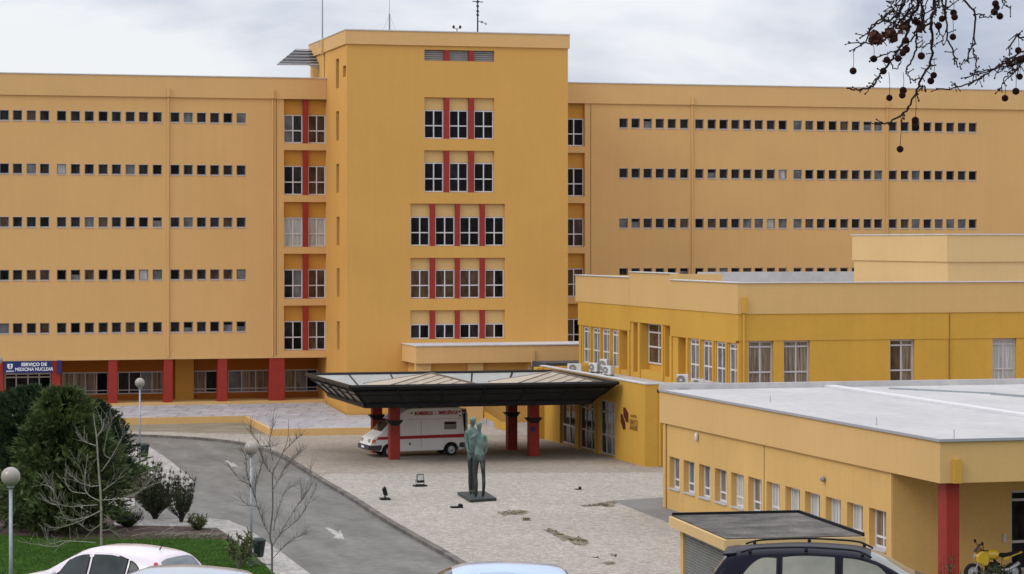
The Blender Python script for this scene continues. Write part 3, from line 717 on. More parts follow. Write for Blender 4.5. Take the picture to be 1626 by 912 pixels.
# porch block in front of the tower
PBY = 155.0
pb = thing('porch_block', 'low beige flat roofed annex at the foot of the tower', 'building', (40, PBY, 0))
x0 = XofY(660.5, PBY)
mb = MB(); mb.box(x0, 50, PBY, TY-.02, 3.85, 4.93); mb.build('fascia', M['wing_trim'], pb)
mb = MB(); mb.box(x0-.05, 50, PBY-.05, TY-.01, 4.93, 4.99); mb.build('coping', M['coping'], pb)
pops = [(XofY(763, PBY+.6), XofY(838, PBY+.6), 1.1, 1.75, .15)]
mb = MB(); facade(mb, planeY(PBY+.6), x0+.4, 50, 0, 3.85, pops); facade(mb, planeX(x0+.4), PBY+.6, TY, 0, 3.85, []); mb.build('wall', M['tower'], pb)
o = pops[0]; window(pb, planeY(PBY+.6), o[0]+.01, o[1]-.01, o[2]+.01, o[3]-.01, .14, (.33, .66), (), .1, 'g_black', 'alu')
for px in (672, 755, 850): 
    x = XofY(px, PBY+.3); mb = MB(); mb.box(x-.5, x+.5, PBY+.25, PBY+.6, .02, 3.848); mb.build('pilaster', M['beige'], pb)
x = XofY(846, PBY); mb = MB(); mb.box(x-.1, x+.1, PBY-.14, PBY-.005, 3.6, 4.6); mb.build('drainpipe', M['beige'], pb)
# ramp wall behind the canopy columns
mb = MB(); a = atZ(757, 662, 0); b = atZ(812, 690, 0)
rw = [(757, 668), (775, 674), (795, 682), (813, 688)]; 
pts = [g0(*p) for p in rw]
for (p, q), (h0, h1) in zip(zip(pts, pts[1:]), ((.85, .7), (.7, .5), (.5, .38))):
    mb.hexa([(p[0], p[1], -.02), (q[0], q[1], -.02), (q[0], q[1]+.2, -.02), (p[0], p[1]+.2, -.02), (p[0], p[1], h0), (q[0], q[1], h1), (q[0], q[1]+.2, h1), (p[0], p[1]+.2, h0)])
q = pts[-1]; mb.box(q[0], 39.6, q[1], q[1]+.2, -.02, .38)
tag(mb.build('ramp_wall', M['yellow']), 'yellow wall sloping down beside the ramp under the canopy', 'wall')
mb = MB(); mb.prism([(pts[0][0], pts[0][1]+.21), (39.6, pts[-1][1]+.21), (39.6, 155.4), (pts[0][0], 155.4)], -.02, .30); struct(mb.build('ramp', M['tiles']), 'pale tiled ramp rising behind the yellow sloping wall', 'ramp')

# ------------------------------------------------------------------ emergency block (upper storey)
EX, EY0, EY1 = 44.0, 120.0, 148.5
eb = thing('emergency_block', 'two storey yellow block with broad beige parapet band', 'building', (55, EY0, 0))
PLX = planeX(EX+.10); PFY = planeY(EY0)
zF0, zF1, zF2 = 6.38, 7.87, 9.43
def vX(px): return YofX(px, EX)
ym1, ym0 = vX(999.5), vX(1064)          # the middle bay that rises higher
# fascia
mb = MB()
mb.box(EX, 96, EY0, EY0+.4, zF1, zF2); mb.box(EX, EX+.4, EY0+.4, ym0, zF1, zF2)
mb.box(EX, EX+.4, ym1+.03, EY1, zF1, zF2+.04); mb.box(EX, 60, EY1, EY1+.4, zF1, zF2+.04)
mb.build('parapet', M['beige'], eb)
mb = MB(); mb.box(EX, EX+.4, ym0+.002, ym1, zF1, 9.78); mb.box(EX+.4, EX+3, ym0+.002, ym0+.4, zF1, 9.76); mb.build('parapet', M['beige'], eb)
mb = MB(); t = .06
mb.box(EX-t, 96, EY0-t, EY0+.45, zF2, zF2+.05); mb.box(EX-t, EX+.45, EY0+.45, ym0, zF2, zF2+.05); mb.box(EX-t, EX+.45, ym1+.03, EY1+.4, zF2+.04, zF2+.09); mb.box(EX-t, EX+.45, ym0, ym1, 9.78, 9.83)
mb.build('coping', M['coping'], eb)
mb = MB(); mb.box(EX+.4, 96, EY0+.4, EY1, 8.85, 8.98); mb.build('roof', M['white_roof'], eb)
mb = MB(); mb.box(XofY(1110, 147.6), 75, 147.4, 147.9, 8.98, 9.66); mb.build('roof_upstand', M['white_roof'], eb)
# band below the parapet
mb = MB()
ins = .04
mb.box(EX+ins, EX+.38, ym1+.02, EY1, zF0+.05, zF1); mb.box(EX+ins, EX+.38, EY0+.4, ym1, zF0+.57, zF1)
ybr = vX(1063); mb.box(EX+ins, EX+.38, EY0+.4, ybr, zF0, zF0+.57)
mb.box(EX+ins, 96, EY0+ins, EY0+.4, zF0+.13, zF1)
mb.build('fascia_band', M['yellow'], eb)
# left wall: openings between piers
lw = [(923.5, 935), (938, 950.5), (953.5, 966), (969, 981), (1092, 1107.5), (1112.6, 1128), (1133.7, 1150), (1154.4, 1170)]
niche = [(983, 995), (1003, 1012), (1053, 1062), (1074, 1086)]
lops = []
for a, b in lw: lops.append((vX(b), vX(a), 4.15, 6.36, .14))
nw = len(lops)
tl_ = (vX(1048), vX(1015), 4.3, 6.94, .52, True); lops.append(tl_)
for a, b in niche: lops.append((vX(b), vX(a), 4.1, 6.36 if a < 1000 or a > 1060 else 6.9, .5, True))
mb = MB(); facade(mb, PLX, EY0+.4, EY1, 3.5, 6.96, lops)
mb.quad((EX+.10, EY1, 3.5), (60, EY1, 3.5), (60, EY1, zF1), (EX+.10, EY1, zF1))
mb.build('wall', M['yellow'], eb)
pn_ = ['g_curtain', 'g_grey', 'g_curtain', 'g_grey', 'g_grey', 'g_curtain', 'g_grey', 'g_curtain']
for o, pn in zip(lops[:nw], pn_):
    window(eb, PLX, o[0]+.01, o[1]-.01, o[2]+.01, o[3]-.01, .13, (.5,), (.38, .87), .085, [pn, 'g_grey'], 'alu', 'window')
window(eb, PLX, tl_[0]+.02, tl_[1]-.05, tl_[2]+.35, tl_[3]-.02, .50, (.5,), (.42, .78), .08, ['g_brown', 'g_brown'], 'alu', 'window')
for px in (921, 936.5, 952, 967.5, 982, 997, 1013.5, 1050.5, 1064, 1090, 1110, 1131, 1152):
    y = vX(px); mb = MB(); w_ = .22 if px not in (1013.5, 1050.5, 997, 1064) else .34
    mb.box(EX+.02, EX+.098, y-w_/2, y+w_/2, 3.7, zF0+(.55 if 999 < px < 1063 else (.04 if px < 999 else -.005))); mb.build('pier', M['yellow'], eb)
# front wall
fops = []
for a, b in ((1189, 1229), (1245, 1287), (1414, 1453), (1577, 1615)): fops.append((XofY(a, EY0), XofY(b, EY0), 4.0, 6.5, .28))
mb = MB(); facade(mb, planeY(EY0+.07), EX+.10, 96, 0, zF0+.14, fops); facade(mb, planeX(EX+.10), EY0+.07, EY0+.4, 0, zF0, [])
mb.build('front_wall', M['yellow'], eb)
for o, pn in zip(fops, (['g_curtain', 'g_curtain'], ['g_curtain', 'g_curtain'], ['g_brown', 'g_curtain'], ['g_pale', 'g_pale'])):
    window(eb, planeY(EY0+.07), o[0]+.01, o[1]-.01, o[2]+.01, o[3]-.005, .22, (.5,), (.36, .88), .085, pn, 'frame', 'window', blind=None)
x = XofY(1181, EY0); mb = MB(); mb.tube([(x, EY0-.02, 3), (x, EY0-.02, zF1+.1)], .06, n=8); mb.box(x-.12, x+.12, EY0-.16, EY0-.005, zF1+.05, zF2-.7); mb.build('drainpipe', M['yellow'], eb)
x = XofY(1508, EY0); mb = MB(); mb.box(x-.02, x+.02, EY0+.005, EY0+.05, 4, zF1-.01); mb.build('expansion_joint', M['groove'], eb)
# penthouse on its roof
X0 = 57.8; Y0 = 125.0
mb = MB(); mb.box(X0+.08, 92, Y0+.08, 138, 8.98, 10.45); mb.build('penthouse', M['pale'], eb)
mb = MB(); mb.box(X0, 92, Y0, 138.1, 10.45, 11.9); mb.build('penthouse_parapet', M['pale'], eb)
mb = MB(); mb.box(X0-.05, 92, Y0-.05, 138.2, 11.9, 11.96); mb.build('penthouse_coping', M['coping'], eb)

# ------------------------------------------------------------------ entrance block
NX, NY0, NY1, NZ = 40.0, 122.8, 142.6, 4.28
nb = thing('entrance_block', 'single storey yellow entrance block with glass doors and maroon emblem', 'building', (44, NY0, 0))
doors = [(889, 913), (918, 944), (950, 976)]
dops = [(YofX(b, NX), YofX(a, NX), .02, 3.0, .25) for a, b in doors]
mb = MB(); facade(mb, planeX(NX), NY0, NY1, 0, NZ-.06, dops); facade(mb, planeY(NY0), NX, EX+.09, 0, NZ-.06, []); 
mb.quad((NX, NY1, 0), (56, NY1, 0), (56, NY1, NZ-.06), (NX, NY1, NZ-.06))
mb.build('wall', M['yellow'], nb)
mb = MB(); mb.box(NX+.01, EX+.08, NY0+.01, NY1, NZ-.62, NZ-.48); mb.build('roof', M['white_roof'], nb)
mb = MB(); mb.box(NX-.04, NX+.3, NY0-.04, NY1+.04, NZ-.06, NZ); mb.box(NX+.3, EX+.08, NY0-.04, NY0+.3, NZ-.06, NZ); mb.build('coping', M['coping'], nb)
for i, (o, pn) in enumerate(zip(dops, (['g_dark', 'g_brown'], ['g_black', 'g_dark', 'g_dark'], ['g_grey', 'g_grey', 'g_dark']))):
    window(nb, planeX(NX), o[0]+.02, o[1]-.02, o[2]+.03, o[3]-.02, .22, [k/len(pn) for k in range(1, len(pn))], (.36, .78), .09, pn, 'frame', 'glass_door')
mb = MB(); mb.box(39.55, NX-.005, 141.8, 142.5, 0, NZ-.1); mb.build('wing_wall', M['yellow'], nb)
# emblem and lettering on the left face, text runs towards -Y (to the right in view)
def emb(px, py): p = atX(px, py, NX-.02); return (NX-.02, p.y, p.z)
mb = MB()
for q in ([(989.5, 647), (993, 648), (997.5, 657), (997.3, 670.5), (994.5, 671), (989.7, 660)], [(985.5, 657), (988, 658.5), (992.5, 671), (993, 681.5), (989.5, 682.5), (985.3, 670)]):
    pts = [emb(*p) for p in q]; mb.add(pts+[(NX-.004, p[1], p[2]) for p in pts], [tuple(range(6))]+[(i, (i+1) % 6, 6+(i+1) % 6, 6+i) for i in range(6)])
mb.build('emblem', M['maroon'], nb)
for py, s_, t_ in ((661.5, .22, 'HOSPITAL'), (671, .40, 'SANTO'), (680, .40, 'ANDRÉ')):
    c = emb(1006, py); text_mesh('lettering', t_, s_, M['ochre_letter'], nb, frameM(c, (0, -1, 0), (0, 0, 1)), .004, sx=1.05)
x = XofY(1047.5, NY0); mb = MB(); mb.tube([(x, NY0-.07, .02), (x, NY0-.07, 3.75)], .07, n=8); mb.build('drainpipe', M['yellow'], nb)
mb = MB(); mb.box(x-.14, x+.14, NY0-.04, NY0-.002, 3.8, 3.95); mb.build('spout', M['blackp'], nb)
# slate roof edge behind it
mb = MB(); mb.box(42.5, 50, 150.5, 153.5, 0, 4.0); tag(mb.build('plant_room', M['slate']), 'dark slate clad plant room behind the air conditioners', 'building')

# air conditioners
def ac_unit(loc, rz, w, h, label):
    t = thing('air_conditioner', label, 'air conditioner', loc, 'air conditioners on the entrance roof', True, rz)
    d = .32
    mb = MB(); mb.box(-w/2, w/2, -d/2, d/2, .10, .10+h); mb.build('casing', M['ac'], t, bevel=.02)
    mb = MB(); mb.lathe((-w*.14, -d/2-.004, .10+h/2), [(h*.40, 0), (h*.40, -.02), (h*.34, -.02), (h*.34, -.008)], 18, 'y'); mb.build('fan_grille', M['louver'], t)
    mb = MB(); mb.lathe((-w*.14, -d/2-.014, .10+h/2), [(h*.10, 0), (h*.10, -.02)], 10, 'y'); mb.build('fan_hub', M['ac'], t)
    for x in (-w*.35, w*.35):
        mb = MB(); mb.box(x-.04, x+.04, -d/2-.05, d/2+.05, 0, .10); mb.build('foot', M['galv'], t)
RZ_ = NZ-.48
def acp(px, X): p = atX(px, HOR, X); return (X, p.y, RZ_)
p = atY(912, HOR, 141.5); ac_unit((p.x, p.y, RZ_), -.2, .80, .50, 'air conditioner facing front at the left end of the roof group')
ac_unit(acp(944, 43.1), -1.0, .62, .50, 'white air conditioner second from left, beside the narrow windows')
ac_unit(acp(960.5, 43.6), -1.0, .55, .74, 'tall white air conditioner rearmost of the roof group')
ac_unit(acp(966, 42.9), -1.0, .62, .50, 'white air conditioner on feet nearest the yellow piers')
ac_unit(acp(1084, 43.4), -.4, .62, .60, 'air conditioner right of the tall recess, its top above the parapet')
ac_unit(acp(1108, 43.5), -.4, .66, .46, 'rightmost air conditioner, low in front of the block windows')

# ------------------------------------------------------------------ low building
LX, LY0, LY1 = 34.7, 75.3, 104.0
LZ0, LZ1 = 3.68, 5.1
YPOR = 79.4
lb = thing('low_building', 'low beige pavilion with white roof and corner porch', 'building', (45, LY0, 0))
PLB = planeX(LX)
lwx = [(1063, 1079), (1085.5, 1103), (1110, 1128), (1135, 1154), (1161, 1181), (1188, 1209), (1217, 1238), (1247, 1270), (1278, 1302), (1311, 1335), (1345, 1370), (1380, 1407)]
lops = [(YofX(b, LX), YofX(a, LX), .9, 2.28, .32) for a, b in lwx]
mb = MB(); facade(mb, PLB, YPOR, LY1, -.3, LZ0+.01, lops)
facade(mb, planeY(YPOR), LX, 80, -.3, LZ0+.01, [(XofY(1605, YPOR), XofY(1650, YPOR), .15, 2.95, .2)])
mb.quad((LX, LY1, -.3), (80, LY1, -.3), (80, LY1, LZ0), (LX, LY1, LZ0))
mb.build('wall', M['low'], lb)
mb = MB(); mb.box(LX-.12, 80, LY0, LY1+.1, LZ0, LZ1-.05); mb.build('fascia', M['beige'], lb)
mb = MB(); mb.box(LX-.17, 80, LY0-.05, LY1+.05, LZ1-.05, LZ1); mb.build('roof', M['white_roof'], lb)
M['edge'] = pbr('roof_edge_trim', (.33, .33, .36), .6, .3)
mb = MB(); mb.box(LX-.19, LX-.13, LY0-.07, LY1+.05, LZ1-.07, LZ1+.02); mb.box(LX-.13, 80, LY0-.07, LY0-.01, LZ1-.07, LZ1+.02); mb.build('roof_trim', M['edge'], lb)
mb = MB(); mb.box(LX-.16, 80, LY1-.15, LY1+.08, LZ1+.001, LZ1+.24); mb.build('roof_parapet', M['white_roof'], lb)
def roof_strip(p, q, w, h, m):
    a = Vector(atZ(*p, LZ1)); b = Vector(atZ(*q, LZ1)); t = (b-a).normalized(); n = Vector((-t.y, t.x, 0))*w
    mb = MB(); z0, z1 = Vector((0, 0, .002)), Vector((0, 0, h))
    mb.hexa([a+z0, b+z0, b+n+z0, a+n+z0, a+z1, b+z1, b+n+z1, a+n+z1]); return mb
roof_strip((1308, 615), (1660, 668), .5, .10, 0).build('roof_seam_or_shadow', M['alu'], lb)
roof_strip((1573, 627), (1660, 634), .3, .08, 0).build('roof_seam_or_shadow', M['galv'], lb)
roof_strip((1078, 619), (1300, 613.5), .35, .05, 0).build('roof_seam_or_shadow', M['galv'], lb)  # grey strip laid in as the shadow line of the far parapet
roof_strip((1411, 618), (1575, 626), .3, .06, 0).build('roof_seam_or_shadow', M['galv'], lb)
for px, py in ((1392, 676), (1515, 697), (1223, 640)):
    p = atZ(px, py, LZ1); mb = MB(); mb.tube([(p.x, p.y, LZ1), (p.x, p.y, LZ1+.3)], .012, n=6); mb.build('roof_peg', M['galv'], lb)
for o, pn in zip(lops, ['g_grey', 'g_curtain', 'g_grey', 'g_curtain', 'g_grey', 'g_curtain', 'g_curtain', 'g_grey', 'g_curtain', 'g_grey', 'g_curtain', 'g_curtain']):
    window(lb, PLB, o[0]+.01, o[1]-.01, o[2]+.03, o[3]-.01, .29, (.5,), (.28,), .075, [pn, random.choice(['g_pale', 'g_grey', 'g_curtain'])], 'alu', 'window', sill=.06)
x0, x1 = XofY(1605, YPOR), XofY(1650, YPOR)
window(lb, planeY(YPOR), x0+.01, x1-.01, .16, 2.94, .18, (.6,), (.36, .88), .09, 'g_dark', 'frame', 'entrance_door')
mb = MB(); a = XofY(1416.5, YPOR); mb.box(LX-.03, LX-.001, YPOR+.03, YPOR+.12, -.2, LZ0-.01); mb.build('corner_strip', M['beige'], lb)
y = YofX(1213.5, LX); mb = MB(); mb.box(LX-.012, LX+.01, y-.03, y+.03, 0, LZ0-.01); mb.build('expansion_joint', M['groove'], lb)
y = YofX(1058.5, LX); mb = MB(); mb.tube([(LX-.06, y, .02), (LX-.06, y, LZ0)], .05, n=8); mb.build('drainpipe', M['low'], lb)
# red column under the corner
x0, x1 = XofY(1503, LY0+.35), XofY(1524, LY0+.35)
mb = MB(); mb.box(x0, x1, LY0+.35, LY0+1.05, .0, LZ0-.002); mb.build('column', M['red_dark'], lb, bevel=.03)
x0, x1 = XofY(1512, LY0), XofY(1523.5, LY0); mb = MB(); mb.box(x0, x1, LY0-.16, LY0-.005, LZ0+.0, LZ0+.78); mb.build('downspout_box', M['yellow'], lb)
mb = MB(); p = atY(1594.5, 855, YPOR); mb.box(p.x-.06, p.x+.06, YPOR-.06, YPOR-.003, p.z-.15, p.z+.15); mb.build('intercom', M['frame'], lb)
mb = MB(); p = atX(1109, 694, LX); mb.ball((LX-.09, p.y, p.z), .16, 12, (.5, .5, 1.2)); mb.build('wall_lamp', M['alu'], lb, smooth=True)
mb = MB(); p = atX(1310, 761, LX); mb.ball((LX-.09, p.y, p.z), .13, 12, (.8, 1, .8)); mb.build('wall_lamp', M['louver'], lb, smooth=True)
mb = MB(); mb.box(LX+.02, 80, 72.5, YPOR-.001, -.3, .14); struct(mb.build('porch_floor', M['walk']), 'pale paved porch floor under the low building roof', 'floor')

# ------------------------------------------------------------------ kiosk
a = atZ(1150, 858, 2.6); b = atZ(1068, 820, 2.6)
KX0, KY0, KX1, KY1 = 0.0, 0.0, 4.42, (Vector((b.x, b.y))-Vector((a.x, a.y))).length
kk = thing('kiosk', 'small flat roofed beige kiosk with grey roller shutter', 'kiosk', (a.x, a.y, 0), None, True, math.atan2(-(b.x-a.x), b.y-a.y)*.8)
mb = MB(); mb.box(KX0, KX1, KY0, KY1, 2.28, 2.6); mb.build('roof_fascia', M['pale'], kk)
mb = MB(); mb.box(KX0+.1, KX1-.1, KY0+.1, KY1-.1, 2.6, 2.64); mb.build('roof', M['dark_roof'], kk)
mb = MB()
mb.box(KX0+.1, KX1, KY1-.06, KY1, 2.6, 2.72); mb.box(KX1-.06, KX1, KY0+.1, KY1-.06, 2.6, 2.72); mb.build('roof_lip', M['blackp'], kk)
i_ = .30
mb = MB(); facade(mb, planeX(KX0+i_), KY0+i_, KY1-i_, 0, 2.28, [(KY0+i_+.55, KY1-i_-.35, .03, 2.22, .1)]); facade(mb, planeY(KY0+i_), KX0+i_, KX1-i_, 0, 2.28, []); facade(mb, planeX(KX1-i_), KY0+i_, KY1-i_, 0, 2.28, []); facade(mb, planeY(KY1-i_), KX0+i_, KX1-i_, 0, 2.28, [])
mb.build('wall', M['beige'], kk)
mb = MB(); n = 24
for k in range(n):
    z = .03+2.19*k/n; z1 = .03+2.19*(k+1)/n; y0, y1 = KY0+i_+.55, KY1-i_-.35; X = KX0+i_
    mb.add([(X+.08, y0, z), (X+.08, y1, z), (X+.05, y1, z+.03), (X+.05, y0, z+.03), (X+.05, y0, z1-.015), (X+.05, y1, z1-.015), (X+.08, y1, z1), (X+.08, y0, z1)], [(0, 1, 2, 3), (3, 2, 5, 4), (4, 5, 6, 7)])
M['shutter'] = pbr('roller_shutter', (.20, .20, .19), .55, .4, metal=.2, var=.15, vs=3)
mb.build('shutter', M['shutter'], kk)

# ------------------------------------------------------------------ canopy
cn = thing('entrance_canopy', 'black steel entrance canopy with pyramid roofs on red columns', 'canopy', (32.5, 132.8, 0))
ax0, ax1, ay0, ay1, az = 25.4, 39.7, 126.5, 139.0, 4.1
bx0, bx1, by0, by1, bz = 26.45, 38.6, 127.7, 137.8, 3.06
A = [(ax0, ay0), (ax1, ay0), (ax1, ay1), (ax0, ay1)]; B = [(bx0, by0), (bx1, by0), (bx1, by1), (bx0, by1)]
out = MB(); ins_ = MB(); rib = MB(); rim = MB(); glaz = MB()
for i in range(4):
    a, b = Vector((*A[i], az)), Vector((*A[(i+1) % 4], az)); c, d = Vector((*B[(i+1) % 4], bz)), Vector((*B[i], bz))
    nrm = Vector(((A[i][0]+A[(i+1) % 4][0])/2-32.5, (A[i][1]+A[(i+1) % 4][1])/2-132.75, 0)).normalized()*.05
    out.quad(a, b, c, d)
    ins_.quad(a-nrm, b-nrm, c-nrm, d-nrm)
    n = 6 if i % 2 == 0 else 5
    for k in range(0, n+1):
        f = k/n
        rib.tube([a.lerp(b, f), d.lerp(c, f)], .06, n=5); rib.tube([a.lerp(b, f)-nrm*1.6, d.lerp(c, f)-nrm*1.6], .035, n=4)
    rib.tube([a.lerp(d, .48), b.lerp(c, .48)], .03, n=4)
    rim.tube([a, b], .11, n=6); rim.tube([d, c], .16, n=6)
    rim.tube([a.lerp(d, .25)+nrm, b.lerp(c, .25)+nrm], .045, n=4)
out.build('outer_glazing', M['frost_dark'], cn); ins_.build('inner_glazing', M['frost'], cn); rib.build('glazing_bars', M['black'], cn); rim.build('rim_beam', M['black'], cn)
mb = MB(); mb.box(bx0, bx1, by0, by1, bz-.05, bz+.06); mb.build('ceiling', M['black'], cn)
# two pyramid roofs with standing seams
for (pa, pb_, pc, py_) in ((604, 771, 685, 592.6), (808, 972, 878, 590)):
    y0_, y1_, ya = 126.75, 131.0, 127.7; zb = 4.02
    x0, x1 = XofY(pa, y0_), min(39.5, XofY(pb_, y0_)); ap = Vector(atY(pc, py_, ya))
    mb = MB(); C4 = [(x0, y0_), (x1, y0_), (x1, y1_), (x0, y1_)]
    for i in range(4): mb.add([(*C4[i], zb), (*C4[(i+1) % 4], zb), ap], [(0, 1, 2)])
    mb.add([(*c, zb) for c in C4], [(3, 2, 1, 0)]); 
    r = mb.build('pyramid_roof', M['tan_roof'], cn)
    sm = MB(); p, q = Vector((*C4[0], zb)), Vector((*C4[1], zb)); up_ = Vector((0, -.012, .012))
    for k in range(1, 7):           # standing seams run parallel to the left hip
        f = k/7; sm.tube([p.lerp(q, f)+up_, ap.lerp(q, f)+up_], .013, n=4)
    for k in range(4): sm.tube([Vector((*C4[k], zb)), ap], .035, n=5)
    sm.tube([q, ap], .06, n=6)
    sm.build('roof_seams', M['seam'], r)
for x in (28.55, 36.2):
    for y in (130.5, 135.0):
        mb = MB(); mb.box(x-.27, x+.27, y-.27, y+.27, 0, bz-.05); c = mb.build('column', M['red_dark'], cn, bevel=.02)
        mb = MB(); mb.hexa([(x-.20, y-.30, 1.80), (x+.20, y-.30, 1.80), (x+.20, y+.30, 1.80), (x-.20, y+.30, 1.80), (x-.44, y-.31, 2.08), (x+.44, y-.31, 2.08), (x+.44, y+.31, 2.08), (x-.44, y+.31, 2.08)])
        mb.build('uplighter', M['black'], c)
mb = MB(); mb.box(36.0, 36.2, 130.14, 130.2, 1.35, 1.6); tag(mb.build('small_notice', M['blue_sign']), 'small blue notice on the near right canopy column', 'sign')

# roof mounted things -----------------------------------------------------------
def zroof(px, py, Y): return atY(px, py, Y).z
t = thing('roof_mast', 'thin plain lightning pole at the left corner of the tower roof', 'mast', (XofY(512, 168), 168, TZT-.06))
x = XofY(512, 168); mb = MB(); mb.tube([(x, 168, TZT-.5), (x, 168, 29.2)], .06, .03, 8); mb.build('pole', M['galv'], t)
mb = MB(); mb.box(x-.2, x+.2, 167.8, 168.2, TZT-.55, TZT-.06); mb.build('base', M['galv'], t)
t = thing('roof_mast', 'whip antenna with stay wires above the tower windows', 'antenna', (XofY(618.5, 162), 162, TZT-.5))
x = XofY(618.5, 162); mb = MB(); mb.tube([(x, 162, TZT-.5), (x, 162, zroof(618, 22, 162))], .055, n=8); mb.build('pole', M['galv'], t)
mb = MB(); mb.tube([(x, 162, zroof(618, 22, 162)), (x, 162, 28.5)], .018, .01, 6); mb.build('whip', M['galv'], t)
mb = MB()
for dx, dy in ((-.7, .2), (.6, -.4), (.1, .9)): mb.tube([(x, 162, zroof(618, 24, 162)), (x+dx, 162+dy, TZT-.5)], .008, n=4)
mb.build('stay_wire', M['galv'], t)
t = thing('roof_mast', 'lattice antenna mast with short aerial elements at its top', 'antenna', (XofY(758.5, 162), 162, TZT-.5))
x = XofY(758.5, 162); mb = MB(); mb.tube([(x, 162, TZT-.5), (x, 162, 28.1)], .055, .04, 8); mb.build('pole', M['black'], t)
mb = MB()
for zz in (zroof(758, 3, 162), zroof(758, 10, 162), zroof(758, 18, 162), zroof(758, 24, 162), zroof(758, -6, 162)):
    w_ = .36 if zz > zroof(758, 8, 162) else .10
    mb.tube([(x-w_, 162, zz+.02), (x+w_, 162, zz-.02)], .03, n=5); mb.tube([(x, 162-w_, zz), (x, 162+w_, zz)], .03, n=5); mb.ball((x, 162, zz), .09, 8)
mb.build('aerial', M['black'], t)
mb = MB(); zz = zroof(766, 35, 162); mb.tube([(x, 162, zz+.06), (x+.5, 162, zz-.1)], .025, n=5); mb.ball((x+.28, 162, zz), .09, 8); mb.ball((x+.55, 161.95, zz-.12), .10, 8, (.5, .5, 1)); mb.build('side_arm', M['louver'], t)
t = thing('wind_gauge', 'small two cup wind gauge on the tower parapet', 'wind gauge', (XofY(725.5, 160), 160, TZT-.5))
x = XofY(725.5, 160); z1 = zroof(725, 46, 160); mb = MB(); mb.tube([(x, 160, TZT-.5), (x, 160, z1)], .04, n=6); mb.tube([(x-.22, 160, z1+.05), (x, 160, z1), (x+.22, 160, z1+.05)], .025, n=5); mb.build('stand', M['galv'], t)
for s in (-1, 1):
    mb = MB(); mb.ball((x+s*.22, 160, z1+.12), .10, 10, (.9, .9, 1.2)); mb.build('cup', M['maroon'], t, smooth=True)
# slatted sunshade jutting from the tower roof
t = thing('roof_sunshade', 'dark slatted sunshade jutting from the left of the tower roof', 'sunshade', (30.5, 169.5, 23.3))
BL, BR, TR, TL = atY(440, 102, 168.6), atY(508, 102.5, 168.6), atY(508, 79.5, 171.2), atY(469, 78, 171.2)
n = 5; rim = MB(); slat = MB()
for k in range(n):
    f0, f1 = k/n, (k+.62)/n
    a, b, c, d = BL.lerp(TL, f0), BR.lerp(TR, f0), BR.lerp(TR, f1), BL.lerp(TL, f1); dn = Vector((0, .05, -.06))
    slat.hexa([a, b, b+dn, a+dn, d, c, c+dn, d+dn])
for p, q in ((BL, BR), (BR, TR), (TR, TL), (TL, BL)): rim.tube([p, q], .04, n=6)
for f in (.2, .4, .6, .8): rim.tube([BL.lerp(TL, f)-Vector((0, .09, .02)), BR.lerp(TR, f)-Vector((0, .09, .02))], .022, n=5)
slat.build('slat_panel', M['blackp'], t); rim.build('frame', M['coping'], t)
mb = MB(); p = BL.lerp(BR, .72); mb.tube([p, p+Vector((1.3, 0, -.5))], .06, n=6); mb.build('bracket', M['galv'], t)

# ------------------------------------------------------------------ ambulance
def wheel(parent, x, y, z, r, w, side):
    mb = MB(); mb.lathe((x, y-w/2, z), [(r*.62, 0), (r*.93, 0), (r, w*.2), (r, w*.8), (r*.93, w), (r*.62, w)], 24, 'y')
    wv = mb.build('wheel', M['rubber'], parent, smooth=False)
    yy = y+side*(w/2+.003)
    mb = MB(); mb.lathe((x, yy, z), [(r*.64, -side*.01), (r*.62, side*.012), (r*.52, side*.002), (r*.36, side*.006), (r*.14, side*.02), (.001, side*.02)], 20, 'y'); mb.build('rim', M['rim'], wv)
    return wv
def arc(cx, cz, r, a0, a1, n): return [(cx+r*cos(radians(a0+(a1-a0)*k/n)), cz+r*sin(radians(a0+(a1-a0)*k/n))) for k in range(n+1)]
amb = thing('ambulance', 'white ambulance van with red stripe parked under the canopy', 'ambulance', (27.45, 131.75, 0), None, True, radians(4))
# local: x from front bumper to rear, y=0 near side, y=2.0 far side
AW = 2.0
body = [(.05, .42), (.02, .62), (.10, .78), (.16, .98), (.30, 1.10), (.62, 1.27), (.66, 1.30), (1.34, 1.98), (1.55, 2.14), (1.9, 2.42), (2.15, 2.56), (2.45, 2.60), (5.05, 2.60), (5.20, 2.54), (5.34, 1.5), (5.40, .62), (5.40, .38)]
bot = arc(4.62, .30, .44, 0, 180, 10) + arc(1.16, .30, .44, 0, 180, 10)
bot = [(5.05, .30)] + [(x, z) for x, z in arc(4.62, .30, .43, 0, 180, 10)] + [(4.0, .30), (1.75, .28)] + arc(1.16, .30, .43, 0, 180, 10) + [(.60, .32)]
mb = MB(); mb.extr(body+bot, 0, AW); mb.build('body', M['white_car'], amb, bevel=.05, seg=3)
mb = MB(); mb.extr([(.50, .3), (5.0, .3), (5.0, .6), (.5, .6)], .25, AW-.25); mb.build('underbody', M['blackp'], amb)
yy = -.006
def patch(name, pts, m, y=yy, th=.01):
    mb = MB(); mb.extr(pts, y, y+th); return mb.build(name, m, amb)
patch('stripe', [(.42, .95), (.52, 1.10), (5.36, 1.16), (5.37, .97)], M['red_letter'])
patch('side_window', [(1.02, 1.20), (1.60, 1.20), (1.60, 1.92), (1.50, 1.92)], M['g_dark'])
patch('vent_panel', [(4.20, 1.42), (4.90, 1.42), (4.90, 1.84), (4.20, 1.84)], M['louver'])
patch('vent_panel', [(4.24, 1.70), (4.86, 1.70), (4.86, 1.80), (4.24, 1.80)], M['blackp'], yy-.006)
patch('lower_trim', [(.06, .40), (.02, .64), (.70, .66), (.70, .52), (.62, .36)], M['slate'], -.03, .05)
patch('lower_trim', [(5.05, .45), (5.08, .70), (5.45, .70), (5.45, .40)], M['slate'], -.03, .05)
